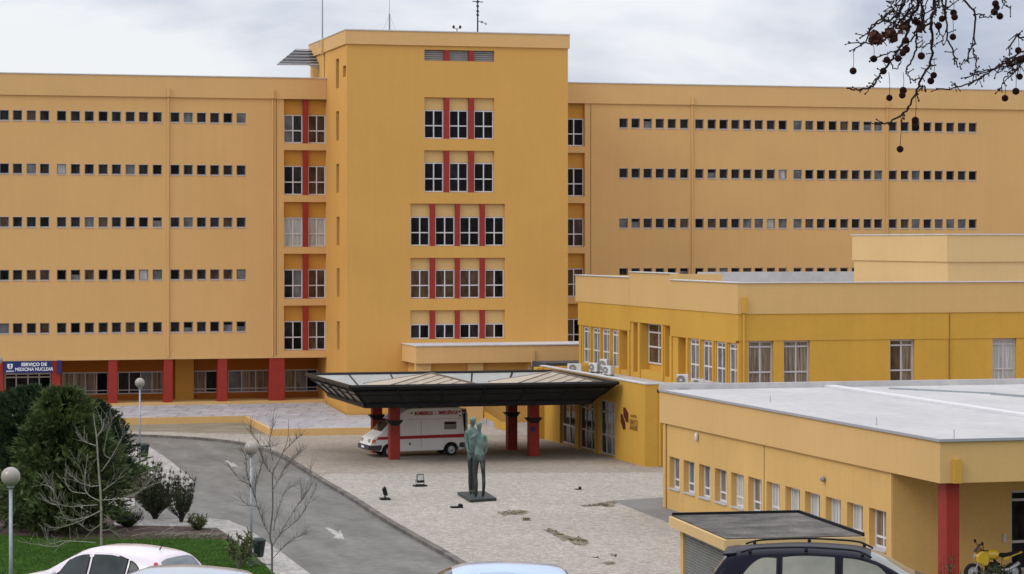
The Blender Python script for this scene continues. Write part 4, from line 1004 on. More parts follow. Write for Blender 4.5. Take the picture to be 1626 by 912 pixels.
patch('door_seam', [(1.66, .5), (1.68, .5), (1.68, 2.0), (1.66, 2.0)], M['louver'], -.004)
patch('door_seam', [(2.9, .5), (2.92, .5), (2.92, 1.9), (2.9, 1.9)], M['louver'], -.004)
patch('door_seam', [(2.2, 1.99), (5.2, 1.99), (5.2, 2.005), (2.2, 2.005)], M['louver'], -.004)
patch('filler_cap', [(2.24, .62), (2.32, .62), (2.32, .76), (2.24, .76)], M['blackp'])
patch('door_handle', [(1.48, .98), (1.62, .98), (1.62, 1.02), (1.48, 1.02)], M['blackp'], -.03, .03)
patch('indicator_lamp', [(.16, .80), (.36, .80), (.40, .96), (.20, .96)], pbr('orange_lens', (.75, .16, .06), .3, .5), -.012, .05)
for (x, z) in ((2.3, 2.30), (5.0, 2.34), (5.05, 2.1)): patch('side_marker', [(x, z), (x+.12, z), (x+.12, z+.06), (x, z+.06)], M['blackp'], -.02, .03)
text_mesh('lettering', 'BOMBEIROS', .26, M['red_letter'], amb, frameM((3.05, -.012, 2.30), (1, 0, 0), (0, 0, 1)), .003, sx=.74, bold=.010)
text_mesh('lettering', '-', .26, M['red_letter'], amb, frameM((3.72, -.012, 2.30), (1, 0, 0), (0, 0, 1)), .003, bold=.010)
text_mesh('lettering', 'EMERGÊNCIA', .26, M['red_letter'], amb, frameM((4.42, -.012, 2.31), (1, 0, 0), (0, 0, 1)), .003, sx=.70, bold=.010)
def sbox(name, x0, x1, y0, y1, z0, z1, m, bev=.02): mb = MB(); mb.box(x0, x1, y0, y1, z0, z1); return mb.build(name, m, amb, bevel=bev)
mb = MB(); mb.add([(.72, .14, 1.375), (.72, AW-.14, 1.375), (1.30, AW-.16, 1.955), (1.30, .16, 1.955)], [(0, 1, 2, 3)])
for v in range(4): mb.v[v] = (mb.v[v][0]-.02, mb.v[v][1], mb.v[v][2]+.02)
mb.build('windscreen', M['g_brown'], amb)
for y in (.14, AW-.44): sbox('headlight', .06, .2, y, y+.3, .80, .97, M['g_pale'])
sbox('front_bumper', -.06, .2, -.02, AW+.02, .40, .66, M['slate'], .05)
sbox('number_plate', -.075, -.055, .75, 1.25, .48, .60, M['white_paint'], 0)
sbox('rear_bumper', 5.38, 5.62, .05, AW-.05, .38, .48, M['blackp'])
for x in (2.35, 5.0):
    for y in (.25, AW-.25):
        mb = MB(); mb.lathe((x, y, 2.60), [(.08, 0), (.08, .08), (.03, .12)], 12); mb.build('beacon', M['blackp'] if x > 4 else M['slate'], amb)
sbox('roof_vent', 3.1, 3.7, .6, 1.4, 2.59, 2.68, M['white_car'])
mb = MB(); mb.tube([(1.2, -.02, 1.45), (1.1, -.2, 1.5)], .02, n=6); mb.box(1.02, 1.10, -.34, -.16, 1.38, 1.68); mb.build('wing_mirror', M['blackp'], amb, bevel=.02)
mb = MB(); mb.box(5.36, 5.42, .04, .10, .7, 2.3); mb.build('door_hinge_post', M['blackp'], amb)
# rear door standing open, pointing away from the camera-right side
mb = MB(); mb.extr([(5.42, .62), (5.98, .62), (5.98, 2.10), (5.90, 2.42), (5.40, 2.46)], 1.35, 1.41); dr = mb.build('rear_door', M['white_car'], amb, bevel=.02)
mb = MB(); mb.extr([(5.55, 1.35), (5.88, 1.35), (5.86, 2.15), (5.55, 2.18)], 1.335, 1.345); mb.build('door_window', M['g_curtain'], dr)
mb = MB(); mb.extr([(5.42, 1.0), (5.98, 1.0), (5.98, 1.13), (5.42, 1.13)], 1.336, 1.346); mb.extr([(5.6, 2.25), (5.9, 2.25), (5.88, 2.36), (5.6, 2.37)], 1.336, 1.346); mb.build('door_stripe', M['red_letter'], dr)
for x in (1.16, 4.62):
    for s, y in ((-1, .13), (1, AW-.13)): wheel(amb, x, y, .325, .325, .22, s)

# ------------------------------------------------------------------ statue
st = thing('statue', 'green bronze statue of a slender embracing couple on a plate', 'statue', (28.05, 110.8, 0))
mb = MB(); q = [g0(726.5, 782.5, .1), g0(746.5, 795, .1), g0(788.5, 792, .1), g0(770, 781, .1)]
mb.prism(q, 0, .14); mb.build('base_plate', M['bronze_dark'], st, bevel=.02)
def skin_fig(name, joints, edges, parent, mat, origin):
    me = bpy.data.meshes.new(name); me.from_pydata([tuple(Vector(j[0])+Vector(origin)-ORG[parent.name]) for j in joints], edges, []); me.update()
    ob = bpy.data.objects.new(name, me); COL.objects.link(ob); ob.parent = parent; me.materials.append(mat)
    md = ob.modifiers.new('skin', 'SKIN'); md.use_smooth_shade = True
    lay = me.skin_vertices[0].data if me.skin_vertices else None
    if lay is None:
        bm = bmesh.new(); bm.from_mesh(me); bm.verts.layers.skin.verify(); bm.to_mesh(me); bm.free(); lay = me.skin_vertices[0].data
    for i, j in enumerate(joints):
        r = j[1]; lay[i].radius = r if isinstance(r, tuple) else (r, r); lay[i].use_root = (i == 0)
    ss = ob.modifiers.new('subd', 'SUBSURF'); ss.levels = 2; ss.render_levels = 2
    return ob
SS = 3.45/1.75
def J(x, y, z, r): return ((x*SS, y*SS, z*SS), r*SS*.93 if not isinstance(r, tuple) else (r[0]*SS*.95, r[1]*SS*.95))
# woman, nearer, seen from behind
wo = g0(761, 789, .14); man = g0(749.5, 784, .14)
jw = [J(0, 0, .93, (.115, .09)), J(0, -.01, 1.08, (.09, .075)), J(0, 0, 1.25, (.115, .085)), J(0, .01, 1.38, (.125, .075)), J(0, .01, 1.46, .05), J(0, .0, 1.53, .045), J(-.005, -.02, 1.62, (.078, .09)), J(-.005, -.01, 1.71, (.066, .072)),
      J(.075, 0, .86, .082), J(.105, .02, .48, .046), J(.10, -.03, .30, .048), J(.095, 0, .06, .034), J(.10, .09, .025, (.04, .028)),
      J(-.075, 0, .86, .082), J(-.085, .0, .48, .047), J(-.08, -.03, .30, .05), J(-.075, -.02, .06, .035), J(-.08, .08, .025, (.04, .028)),
      J(.145, .0, 1.37, .05), J(.165, -.02, 1.15, .043), J(.15, .06, .98, .036), J(.12, .13, .96, .03),
      J(-.14, .01, 1.37, .05), J(-.15, .13, 1.30, .04), J(-.10, .24, 1.36, .032)]
ewd = [(0, 1), (1, 2), (2, 3), (3, 4), (4, 5), (5, 6), (6, 7), (0, 8), (8, 9), (9, 10), (10, 11), (11, 12), (0, 13), (13, 14), (14, 15), (15, 16), (16, 17), (3, 18), (18, 19), (19, 20), (20, 21), (3, 22), (22, 23), (23, 24)]
skin_fig('figure', jw, ewd, st, M['bronze'], (wo[0], wo[1], .13))
jm = [J(0, 0, .95, (.10, .085)), J(0, 0, 1.12, (.10, .08)), J(0, .0, 1.30, (.125, .085)), J(0, 0, 1.43, (.13, .075)), J(.005, 0, 1.52, .052), J(.01, -.01, 1.585, .048), J(.02, -.03, 1.68, (.082, .095)), J(.02, -.02, 1.775, (.068, .075)),
      J(.05, -.01, .88, .08), J(.035, .0, .50, .058), J(.03, .02, .30, .055), J(.03, .01, .06, .038), J(.03, -.09, .025, (.042, .03)),
      J(-.05, .02, .88, .08), J(-.03, .03, .50, .056), J(-.03, .05, .30, .055), J(-.03, .05, .06, .038), J(-.035, -.04, .025, (.042, .03)),
      J(.145, -.01, 1.41, .055), J(.20, -.12, 1.30, .045), J(.25, -.21, 1.24, .038), J(.30, -.25, 1.22, .034),
      J(-.135, .0, 1.40, .055), J(-.135, .0, 1.16, .046), J(-.11, -.08, .98, .038), J(-.04, -.12, .95, .03)]
edm = [(0, 1), (1, 2), (2, 3), (3, 4), (4, 5), (5, 6), (6, 7), (0, 8), (8, 9), (9, 10), (10, 11), (11, 12), (0, 13), (13, 14), (14, 15), (15, 16), (16, 17), (3, 18), (18, 19), (19, 20), (20, 21), (3, 22), (22, 23), (23, 24), (24, 25)]
skin_fig('figure', jm, edm, st, M['bronze'], (man[0], man[1], .13))

# ------------------------------------------------------------------ forecourt floodlights and bits
def flood(px, py, rz, tilt, label):
    x, y = g0(px, py)
    t = thing('floodlight', label, 'floodlight', (x, y, 0), 'ground floodlights aimed at the statue', True, rz)
    mb = MB(); mb.box(-.30, .30, -.22, .22, 0, .07); mb.build('base', M['blackp'], t, bevel=.02)
    mb = MB(); mb.tube([(-.2, 0, .32), (-.2, 0, .09), (.2, 0, .09), (.2, 0, .32)], .02, n=6); mb.build('bracket', M['blackp'], t)
    R = Matrix.Rotation(tilt, 4, 'X')
    def tp(p): v = R @ Vector(p); return (v.x, v.y, v.z+.36)
    mb = MB(); mb.hexa([tp(p) for p in ((-.19, -.06, -.2), (.19, -.06, -.2), (.12, .10, -.14), (-.12, .10, -.14), (-.19, -.06, .22), (.19, -.06, .22), (.12, .10, .14), (-.12, .10, .14))]); h = mb.build('housing', M['blackp'], t, bevel=.015)
    mb = MB(); mb.hexa([tp(p) for p in ((-.15, -.075, -.08), (.15, -.075, -.08), (.15, -.061, -.08), (-.15, -.061, -.08), (-.15, -.075, .18), (.15, -.075, .18), (.15, -.061, .18), (-.15, -.061, .18))]); mb.build('lens', M['g_pale'], h)
flood(667, 772.5, .1, -.15, 'black floodlight with its pale lens turned to the camera')
flood(611.5, 793.5, 1.5, -.25, 'black floodlight seen edge on beside the kerb')
def flat_bit(px, py, w, d, h, label, rz=0.0):
    x, y = g0(px, py); t = thing('junction_box', label, 'junction box', (x, y, 0), None, True, rz)
    mb = MB(); mb.box(-w/2, w/2, -d/2, d/2, 0, h); mb.build('plate', M['blackp'], t, bevel=.01)
    mb = MB(); mb.box(w*.2, w*.5, -d*.4, d*.4, h, h+.1); mb.build('stub', M['blackp'], t, bevel=.02)
flat_bit(725, 806.5, .5, .4, .06, 'black empty floodlight base lying in front of the statue')
flat_bit(918, 777.5, .26, .3, .03, 'small dark drain cover set in the cobbles right of the statue')

# ------------------------------------------------------------------ lamps and bins
def street_lamp(px, gy, d, zb, label, h=4.2, R=.25):
    p = atD(px, gy, d)
    t = thing('street_lamp', label, 'street lamp', (p.x, p.y, zb), 'globe lamps along the drive', True)
    zg = p.z-zb
    mb = MB(); mb.tube([(0, 0, -.3), (0, 0, zg-R)], .052, .045, 10); mb.build('pole', M['galv'], t, smooth=True)
    mb = MB(); mb.lathe((0, 0, zg-R-.06), [(.05, 0), (.09, .02), (.10, .10), (.07, .12)], 14); mb.build('collar', M['galv'], t)
    mb = MB(); mb.ball((0, 0, zg), R, 24); mb.build('globe', M['globe'], t, smooth=True)
    mb = MB(); mb.lathe((0, 0, -.02), [(.12, 0), (.12, .05), (.07, .08)], 12); mb.build('base_plate', M['galv'], t)
    return t
street_lamp(17, 757, 65.5, hz(65.5), 'nearest globe lamp on a grey pole at the left edge')
l2 = street_lamp(399, 712, 89.3, 0, 'globe lamp standing beside the slender bare tree')
l3 = street_lamp(222, 608, 128.5, 0, 'globe lamp at the bend of the drive in front of red columns')
street_lamp(-2, 572, 156, .3, 'distant globe lamp cut by the left edge beside the blue sign')
def bin_(loc, rz, label, w=.27, h=.8, lift=.0, tilt=.0):
    t = thing('litter_bin', label, 'bin', loc, 'litter bins by the lamp posts', True, rz)
    mb = MB(); mb.lathe((0, 0, lift), [(w*.62, 0), (w*.7, .04), (w, h*.78), (w*1.04, h*.8)], 14); mb.build('bucket', M['bin'], t)
    mb = MB(); mb.lathe((0, 0, lift+h*.8), [(w*1.08, 0), (w*1.05, h*.1), (w*.6, h*.2), (.02, h*.22)], 14); mb.build('lid', M['bin'], t)
    mb = MB(); mb.tube([(-w*1.25, 0, 0), (-w*1.25, 0, lift+h*.85)], .03, n=6); mb.tube([(-w*1.25, 0, lift+h*.6), (-w*.8, 0, lift+h*.6)], .02, n=5); mb.build('post', M['bin'], t)
x, y = g0(229, 727); bin_((x, y, 0), 0, 'dark litter bin beside the far lamp at the bend', .27, .72, .05)
x, y = g0(411, 897); bin_((x, y, 0), .3, 'dark litter bin on the sidewalk beside the leafy plant', .24, .68, .28)

# ------------------------------------------------------------------ vegetation
RR = random.Random(11)
def leafquad(mb, p, d, up, L, w):
    d = d.normalized(); s = d.cross(up)
    if s.length < 1e-3: s = d.orthogonal()
    s.normalize(); m_ = p+d*(L*.5)
    mb.add([p, m_+s*w*.5, p+d*L, m_-s*w*.5], [(0, 1, 2, 3)])
def rvec(): 
    while True:
        v = Vector((RR.uniform(-1, 1), RR.uniform(-1, 1), RR.uniform(-1, 1)))
        if .05 < v.length < 1: return v.normalized()
def conifer(name, label, base, H_, R_, prof, nspray, fol, leaf=(.16, .05), droop=.1, lump=.3, seed=1, group=None, core=1500, fe_=.8):
    t = thing(name, label, 'tree', base, group, True)
    mb = MB(); mb.tube([(0, 0, -.2), (0.05, 0, H_*.4), (0, .03, H_*.85)], .16, .03, 8); tr = mb.build('trunk', M['bark_dark'], t, smooth=True)
    lb_ = MB(); cr_ = MB()
    def env(f, a): return R_*prof(f)*(1+lump*mnoise.noise((cos(a)*1.3+seed*7, sin(a)*1.3, f*3.2))+.55*lump*mnoise.noise((cos(a)*3.4+seed*3, sin(a)*3.4, f*8.5)))
    for i in range(nspray):
        f = RR.random()**.85; a = RR.uniform(0, 2*pi); rr = env(f, a); q = RR.uniform(.40, 1.12)**.6
        o = Vector((cos(a)*rr*q, sin(a)*rr*q, H_*(.04+.96*f)))
        dr = (Vector((cos(a), sin(a), RR.uniform(-droop, .75)+(f-.4)*.8))+rvec()*.35).normalized()
        if i % 9 == 0: lb_.tube([Vector((0, 0, max(.1, o.z-rr*.3))), o], .022, .006, 4)
        L = RR.uniform(.25, .55)*min(1.0, .45+rr/R_)
        nl = int(9+RR.random()*7)
        for k in range(nl):
            p = o+dr*(L*k/nl)-dr*L*.35; side = rvec(); d2 = (dr*1.2+side*fe_).normalized()
            leafquad(cr_, p, d2, rvec(), leaf[0]*RR.uniform(.7, 1.35), leaf[1]*RR.uniform(.7, 1.3))
    for i in range(core):
        f = RR.random(); a = RR.uniform(0, 2*pi); rr = env(f, a)*sqrt(RR.random())*.82
        leafquad(cr_, Vector((cos(a)*rr, sin(a)*rr, H_*(.05+.93*f))), rvec(), rvec(), leaf[0]*1.5, leaf[1]*3)
    lb_.build('limbs', M['bark_dark'], tr); cr_.build('crown', fol, t)
    return t
def Bpt(px, py, z=.0): x, y = g0(px, py, z); return (x, y, z)
def dome(f): return sqrt(max(0, 1-(2*f-.85)**2/1.35))*(1 if f < .9 else (1-f)/.1*.6+.4)
def cone(f): return (1-f)**.54*(.55+.45*min(1, f*4+.3)) + .04
def flame(f): return (sin(pi*min(1, (f*.8+.2)))**.7)*(1.0-.35*f)+.02
conifer('evergreen_tree', 'broad dark round evergreen at the far left of the bed', Bpt(48, 778), 4.7, 2.6, dome, 3600, M['fol_dark'], (.19, .05), 0, .35, 1, core=4500)
conifer('evergreen_tree', 'dark pointed evergreen at the right of the clump by the bend', Bpt(150, 774), 4.0, 1.9, flame, 2200, M['fol_deep'], (.18, .045), -.2, .4, 2, core=2500)
conifer('evergreen_tree', 'lighter green loose conifer in the middle of the clump', Bpt(99, 846), 5.6, 2.45, cone, 2000, M['fol_mid'], (.30, .055), .35, .95, 3, core=2600, fe_=.5)
conifer('evergreen_tree', 'low dark evergreen at the foot of the loose conifer', Bpt(58, 838), 2.9, 1.25, flame, 650, M['fol_deep'], (.17, .035), 0, .35, 4)

# bare trees traced limb by limb, spread in depth
def spline(pts, n=5):
    out = []
    P_ = [Vector(p) for p in pts]; P_ = [P_[0]*2-P_[1]]+P_+[P_[-1]*2-P_[-2]]
    for i in range(1, len(P_)-2):
        for k in range(n):
            t_ = k/n; a, b, c, d = P_[i-1:i+3]
            out.append(.5*((2*b)+(c-a)*t_+(2*a-5*b+4*c-d)*t_*t_+(3*b-a-3*c+d)*t_**3))
    out.append(P_[-2]); return out
def bare_tree(name, label, depth, base_px, trunk, limbs, mat, rt, scale, twigs=3, seed=5, base_z=0.0, group=None, rl=.022, tp_=.55):
    rg = random.Random(seed); o = atD(*base_px, depth); t = thing(name, label, 'tree', (o.x, o.y, base_z), group)
    def pt(p, d=0): return atD(p[0], p[1], depth+d)
    tp = [pt(p) for p in trunk]; tp[0].z = base_z-.1
    mb = MB(); tl = spline(tp); mb.tube(tl, rt, rt*.15, 8); tr = mb.build('trunk', mat, t, smooth=True)
    for li in limbs:
        slope_ = rg.uniform(-1.0, 1.0); pts = []
        L0 = Vector((li[0][0], li[0][1]))
        for p in li: pts.append(pt(p, slope_*(Vector(p)-L0).length/38))
        s = spline(pts, 4); mb = MB(); r0 = rl*scale; mb.tube(s, r0, r0*.3, 6)
        for k in range(2, len(s)-1):
            for q in range(twigs):
                if rg.random() < tp_:
                    d = (s[k+1]-s[k-1]).normalized(); v = (d*.7+Vector((rg.uniform(-1, 1), rg.uniform(-1, 1), rg.uniform(-.3, 1)))*.8).normalized()
                    L = rg.uniform(.15, .75)*scale; e1 = s[k]+v*L*.5+Vector((0, 0, .02)); e2 = s[k]+v*L+Vector((rg.uniform(-.05, .05), 0, .06))
                    mb.tube([s[k], e1, e2], max(.0045, r0*.3), .003, 4)
        mb.build('limb', mat, tr if False else t, smooth=True)
    return t
def zz1(pts): return [(x/3.932, 680+y/3.932) for x, y in pts]
bare_tree('bare_tree', 'leafless pale barked tree in front of the evergreens', 92.5, (162, 880), [(162, 882)]+zz1([(632, 700), (630, 450), (615, 250), (603, 60), (590, -30), (585, -95)]),
  [zz1(l) for l in ([(630, 460), (545, 410), (530, 330), (548, 160)], [(545, 410), (450, 395), (410, 340), (405, 285)], [(640, 510), (560, 550), (420, 570), (365, 480), (340, 390), (290, 280)],
   [(640, 510), (500, 580), (400, 615), (300, 625)], [(600, 715), (400, 705), (310, 720), (280, 620)], [(635, 270), (690, 190), (750, 85), (790, 20)], [(690, 190), (650, 160), (665, 60), (690, -20), (700, -70)],
   [(615, 360), (560, 362), (480, 330), (430, 280)], [(635, 395), (700, 350), (740, 320)], [(610, 480), (520, 485), (430, 490), (360, 470), (300, 430)], [(603, 110), (540, 90), (490, 55)], [(630, 600), (560, 640), (500, 600)],
   [(600, 60), (640, 0), (650, -60)], [(640, 450), (760, 440), (842, 412), (892, 381), (950, 305), (995, 252)], [(892, 381), (960, 350), (1040, 326)], [(340, 390), (300, 360), (250, 350)], [(630, 640), (700, 640), (760, 690)],
   [(420, 705), (350, 740), (250, 730), (120, 710)], [(530, 330), (500, 250), (470, 210)], [(365, 480), (310, 470), (270, 440)])],
  M['bark'], .055, 1.0, 3, 5, 0.02, rl=.02)
def zz3(pts): return [(330+x/3.93, 680+y/3.93) for x, y in pts]
bare_tree('bare_tree', 'slender leafless sapling at the edge of the drive', 84, (432, 930), [(432, 934)]+zz3([(400, 912), (400, 740), (388, 670), (405, 500), (405, 290), (430, 230), (470, 150), (500, 60), (505, -60)]),
  [zz3(l) for l in ([(405, 290), (375, 255), (340, 190), (325, 110), (280, 40), (262, -20)], [(388, 670), (345, 590), (295, 440), (270, 370), (190, 310), (115, 220)], [(270, 370), (245, 280), (235, 180), (205, 130)],
   [(400, 740), (450, 660), (560, 480), (640, 360), (640, 220)], [(450, 660), (570, 560), (640, 440), (685, 340)], [(410, 640), (430, 540), (480, 400), (560, 350)], [(410, 380), (450, 310), (490, 240), (560, 170), (600, 110)],
   [(400, 820), (470, 745), (560, 680), (620, 660)], [(295, 440), (300, 340), (330, 250), (350, 170)], [(345, 590), (330, 500), (250, 480), (190, 430)], [(480, 250), (510, 210), (580, 130)], [(560, 480), (600, 430), (580, 350)],
   [(470, 150), (540, 80), (590, 40)], [(400, 850), (340, 850), (300, 830)], [(325, 110), (380, 118), (430, 105)], [(405, 200), (385, 90), (405, 0), (410, -60)])],
  M['bark_grey'], .042, .8, 6, 9, 0, rl=.019, tp_=.62)

def shrub(name, label, base, H_, R_, nst, fol, leafL, leafW, per=26, upright=.85, group=None, cat='shrub', bare=.25, stem='bark_dark', cluster=False):
    t = thing(name, label, cat, base, group, True); st_ = MB(); lf = MB()
    for i in range(nst):
        a = RR.uniform(0, 2*pi); q = sqrt(RR.random()); h = H_*RR.uniform(.5, 1.0)*(1-.3*q)
        tip = Vector((cos(a)*R_*q, sin(a)*R_*q, h)); b0 = Vector((cos(a)*R_*q*.06, sin(a)*R_*q*.06, -.05)); m_ = Vector((cos(a)*R_*q*.72, sin(a)*R_*q*.72, h*.5)); k_ = Vector((cos(a)*R_*q*.22+RR.uniform(-.05, .05), sin(a)*R_*q*.22, h*.2))
        s = spline([b0, k_, m_, tip], 4); st_.tube(s, .018, .005, 5)
        for k in range(per):
            if cluster: f = RR.choice((.62, .8, .98))+RR.uniform(-.03, .02)
            else: f = bare+(1-bare)*RR.random()**.8
            p = s[min(len(s)-1, int(f*(len(s)-1)))]+rvec()*.04; d = (rvec()+Vector((0, 0, upright))).normalized()
            leafquad(lf, p, d, rvec(), leafL*RR.uniform(.6, 1.3), leafW*RR.uniform(.7, 1.2))
    st_.build('stems', M[stem], t); lf.build('foliage', fol, t); return t
shrub('shrub', 'larger dark shrub with upright shoots left of the drive', Bpt(246, 824), 2.9, 1.0, 80, M['fol_shrub'], .14, .04, 66, 1.3, 'upright dark shrubs', bare=.36)
shrub('shrub', 'smaller dark shrub with a bare stem beside the drive', Bpt(288, 829), 2.6, .8, 42, M['fol_shrub'], .14, .04, 52, 1.3, 'upright dark shrubs', bare=.46)
shrub('shrub', 'small olive green bush at the corner of the mulched bed', Bpt(314, 843), .95, .48, 26, M['fol_olive'], .13, .06, 30, .3)
shrub('leafy_plant', 'glossy long leaved plant beside the litter bin and lamp', Bpt(378, 905), 1.85, .72, 11, M['fol_olive'], .24, .062, 46, .1, cat='plant', stem='bark_grey', cluster=True)
shrub('leafy_plant', 'grey green lavender clump at the edge of the bed', Bpt(203, 838), .95, .7, 60, M['fol_shrub'], .16, .025, 26, 1.6, cat='plant')
shrub('leafy_plant', 'bright green low plant under the pointed evergreen', Bpt(205, 757), .85, 1.0, 40, M['fol_bright'], .16, .07, 40, .4, cat='plant')
shrub('leafy_plant', 'bright green low plant behind the round evergreen trunk', Bpt(22, 786), .7, 1.5, 50, M['fol_bright'], .16, .07, 40, .4, cat='plant')
shrub('shrub', 'dark low bush by the path at the left edge', Bpt(8, 822), .9, .8, 40, M['fol_shrub'], .13, .05, 45, .6)
def hgt(py, d): return 11.5-(py-HOR)*d/FPX
p = atD(1512, 912, 72.5); shrub('shrub', 'pale twiggy bush at the foot of the red porch column', (p.x, p.y, .02), hgt(876, 72.5)*1.12, .5, 46, M['fol_olive'], .08, .03, 40, .5, bare=.6)
p = atD(1582, 912, 72.5); shrub('leafy_plant', 'dark green plants in front of the yellow motorcycle', (p.x, p.y, .02), hgt(890, 72.5)*1.1, 1.3, 170, M['fol_shrub'], .14, .06, 44, .6, cat='plant', bare=.5)
p = atD(892, 912, 60); shrub('shrub', 'dark small bush behind the light blue car roof', (p.x, p.y, hz(60)), 11.5-(900-385)*60/4000-hz(60)+.05, .32, 12, M['fol_shrub'], .09, .05, 20, .6, bare=.6)
# weeds growing in the cobbles
M['weed'] = foliage('weeds', (.05, .07, .02), (.14, .15, .05), 2)
M['moss'] = pbr('moss_and_grit', (.085, .07, .042), .95, .1, col2=(.23, .20, .15), vs=2.6, st=(1, .5, 1), var2=.3, vs2=12, contrast=(.36, .6))
def weeds(polys, n, label, m='weed', zone=None):
    c = g0(*polys[0][0]); t = thing('weed_patch', label, 'weeds', (c[0], c[1], 0), 'weed patches in the cobbles')
    for k, pl in enumerate(polys):
        mb = MB(); P_ = [g0(*p, .006) for p in pl]; q = []
        for a, b in zip(P_, P_[1:]+P_[:1]):          # ragged outline
            for f in (0, .2, .4, .6, .8):
                q.append((a[0]+(b[0]-a[0])*f+RR.uniform(-.07, .07), a[1]+(b[1]-a[1])*f+RR.uniform(-.22, .22)))
        mb.add([(x, y, .006+.0006*k) for x, y in q], [tuple(range(len(q)))])
        mb.build('moss', M['moss'], t)
    mb = MB()
    from mathutils.geometry import intersect_point_tri_2d
    for k, pl in enumerate(polys):
        P_ = [Vector(g0(*p)) for p in pl]; cc = sum(P_, Vector((0, 0)))/len(P_)
        for i in range(n//len(polys)):
            a = RR.randrange(len(P_)); u, v = RR.random(), RR.random()
            if u+v > 1: u, v = 1-u, 1-v
            p = cc+(P_[a]-cc)*u+(P_[(a+1) % len(P_)]-cc)*v
            if mnoise.noise((p.x*1.6+7, p.y*.8, 1)) < -.05: continue
            leafquad(mb, Vector((p.x, p.y, .004)), rvec()+Vector((0, 0, .25)), rvec(), RR.uniform(.03, .085), .035)
    mb.build('foliage', M[m], t)
weeds([[(790, 815), (803, 811), (822, 810), (838, 812), (832, 818), (812, 817), (800, 819)], [(828, 824), (842, 823), (841, 827), (831, 827)]], 300, 'brownish moss patch nearest the statue plate', 'fol_olive')
weeds([[(863, 842), (873, 839), (890, 847), (905, 852), (912, 857), (895, 859), (880, 850)], [(900, 856), (918, 853), (937, 858), (928, 866), (912, 865)]], 900, 'long green moss patch in the middle of the cobbles', 'weed')
weeds([[(951, 893), (966, 891), (978, 894), (968, 898)], [(940, 885), (950, 884), (950, 887)], [(970, 881), (979, 881), (977, 884)]], 160, 'scattered small moss spots at the bottom of the forecourt', 'weed')
weeds([[(918, 803), (950, 799), (975, 795), (982, 800), (966, 806), (955, 803), (935, 805)]], 200, 'reddish brown dry patch at the corner of the service lane', 'dry_leaf')
GP = [(-30, 852), (120, 860), (285, 859), (352, 860), (396, 882), (440, 918), (-30, 918)]
gb = MB()
for i in range(26000):
    x, y = RR.uniform(-30, 445), RR.uniform(851, 918)
    if x > 352 and y < 860+(x-352)*.66: continue
    if y < 857 and x < 100: continue
    p = g0(x, y, .05); leafquad(gb, Vector((p[0], p[1], .045)), rvec()*.6+Vector((0, 0, 1)), rvec(), RR.uniform(.04, .11), .02)
M['blades'] = foliage('grass_blades', (.026, .060, .007), (.070, .120, .020), 1.1)
tag(gb.build('grass', M['blades']), 'short grass blades of the mown lawn', 'grass', kind='stuff')
# fallen pale twigs and stones on the bed
st_ = MB()
for k in range(30):
    x, y = g0(RR.uniform(200, 345), RR.uniform(840, 856), .04); a = RR.uniform(-1.5, 1.5); L = RR.uniform(.3, 1.6)
    st_.tube([(x, y, .06), (x+cos(a)*L*.5, y+sin(a)*L*.5, .09+RR.random()*.08), (x+cos(a)*L, y+sin(a)*L, .06)], .012, .006, 4)
tag(st_.build('fallen_twigs', M['bark']), 'pale pruned twigs strewn over the mulched bed', 'twigs', kind='stuff')
st_ = MB()
for k in range(140):
    x, y = g0(RR.uniform(180, 232), RR.uniform(752, 783), .03); r = RR.uniform(.05, .16); st_.ball((x, y, .05), r, 6, (1, RR.uniform(.6, 1), .6))
tag(st_.build('stones', M['sand']), 'pale loose stones on the bed under the evergreens', 'stones', kind='stuff')

# plane tree whose twigs hang into the upper right corner -------------------------
def zz8(p): return (1330+p[0]/3.649, p[1]/3.649)
pt_ = thing('plane_tree', 'overhanging bare plane tree twigs hung with brown seed balls', 'tree', (13.5, 9.5, hz(12)))
PD = 10.0
rg = random.Random(21)
mb = MB(); mb.tube(spline([(13.5, 9.5, hz(12)-.2), (13.6, 9.5, 10), (13.4, 9.5, 14), (13.0, 9.5, 17.5)]), .30, .14, 12); mb.build('trunk', M['bark'], pt_, smooth=True)
TOP = atD(1475, -110, PD+.1)
mb = MB(); mb.tube(spline([(13.3, 9.5, 15.4), (10.8, 9.6, 16.6), (7.5, 9.7, 16.2), (5.2, 9.7, 14.4), tuple(TOP)]), .10, .02, 8); mb.build('branch', M['twig'], pt_, smooth=True)
TOP2 = atD(1760, 40, PD+.1)
mb = MB(); mb.tube(spline([(9.0, 9.65, 16.45), (7.6, 9.4, 15.2), (6.4, 9.0, 13.4), tuple(TOP2)]), .05, .014, 8); mb.build('branch', M['twig'], pt_, smooth=True)
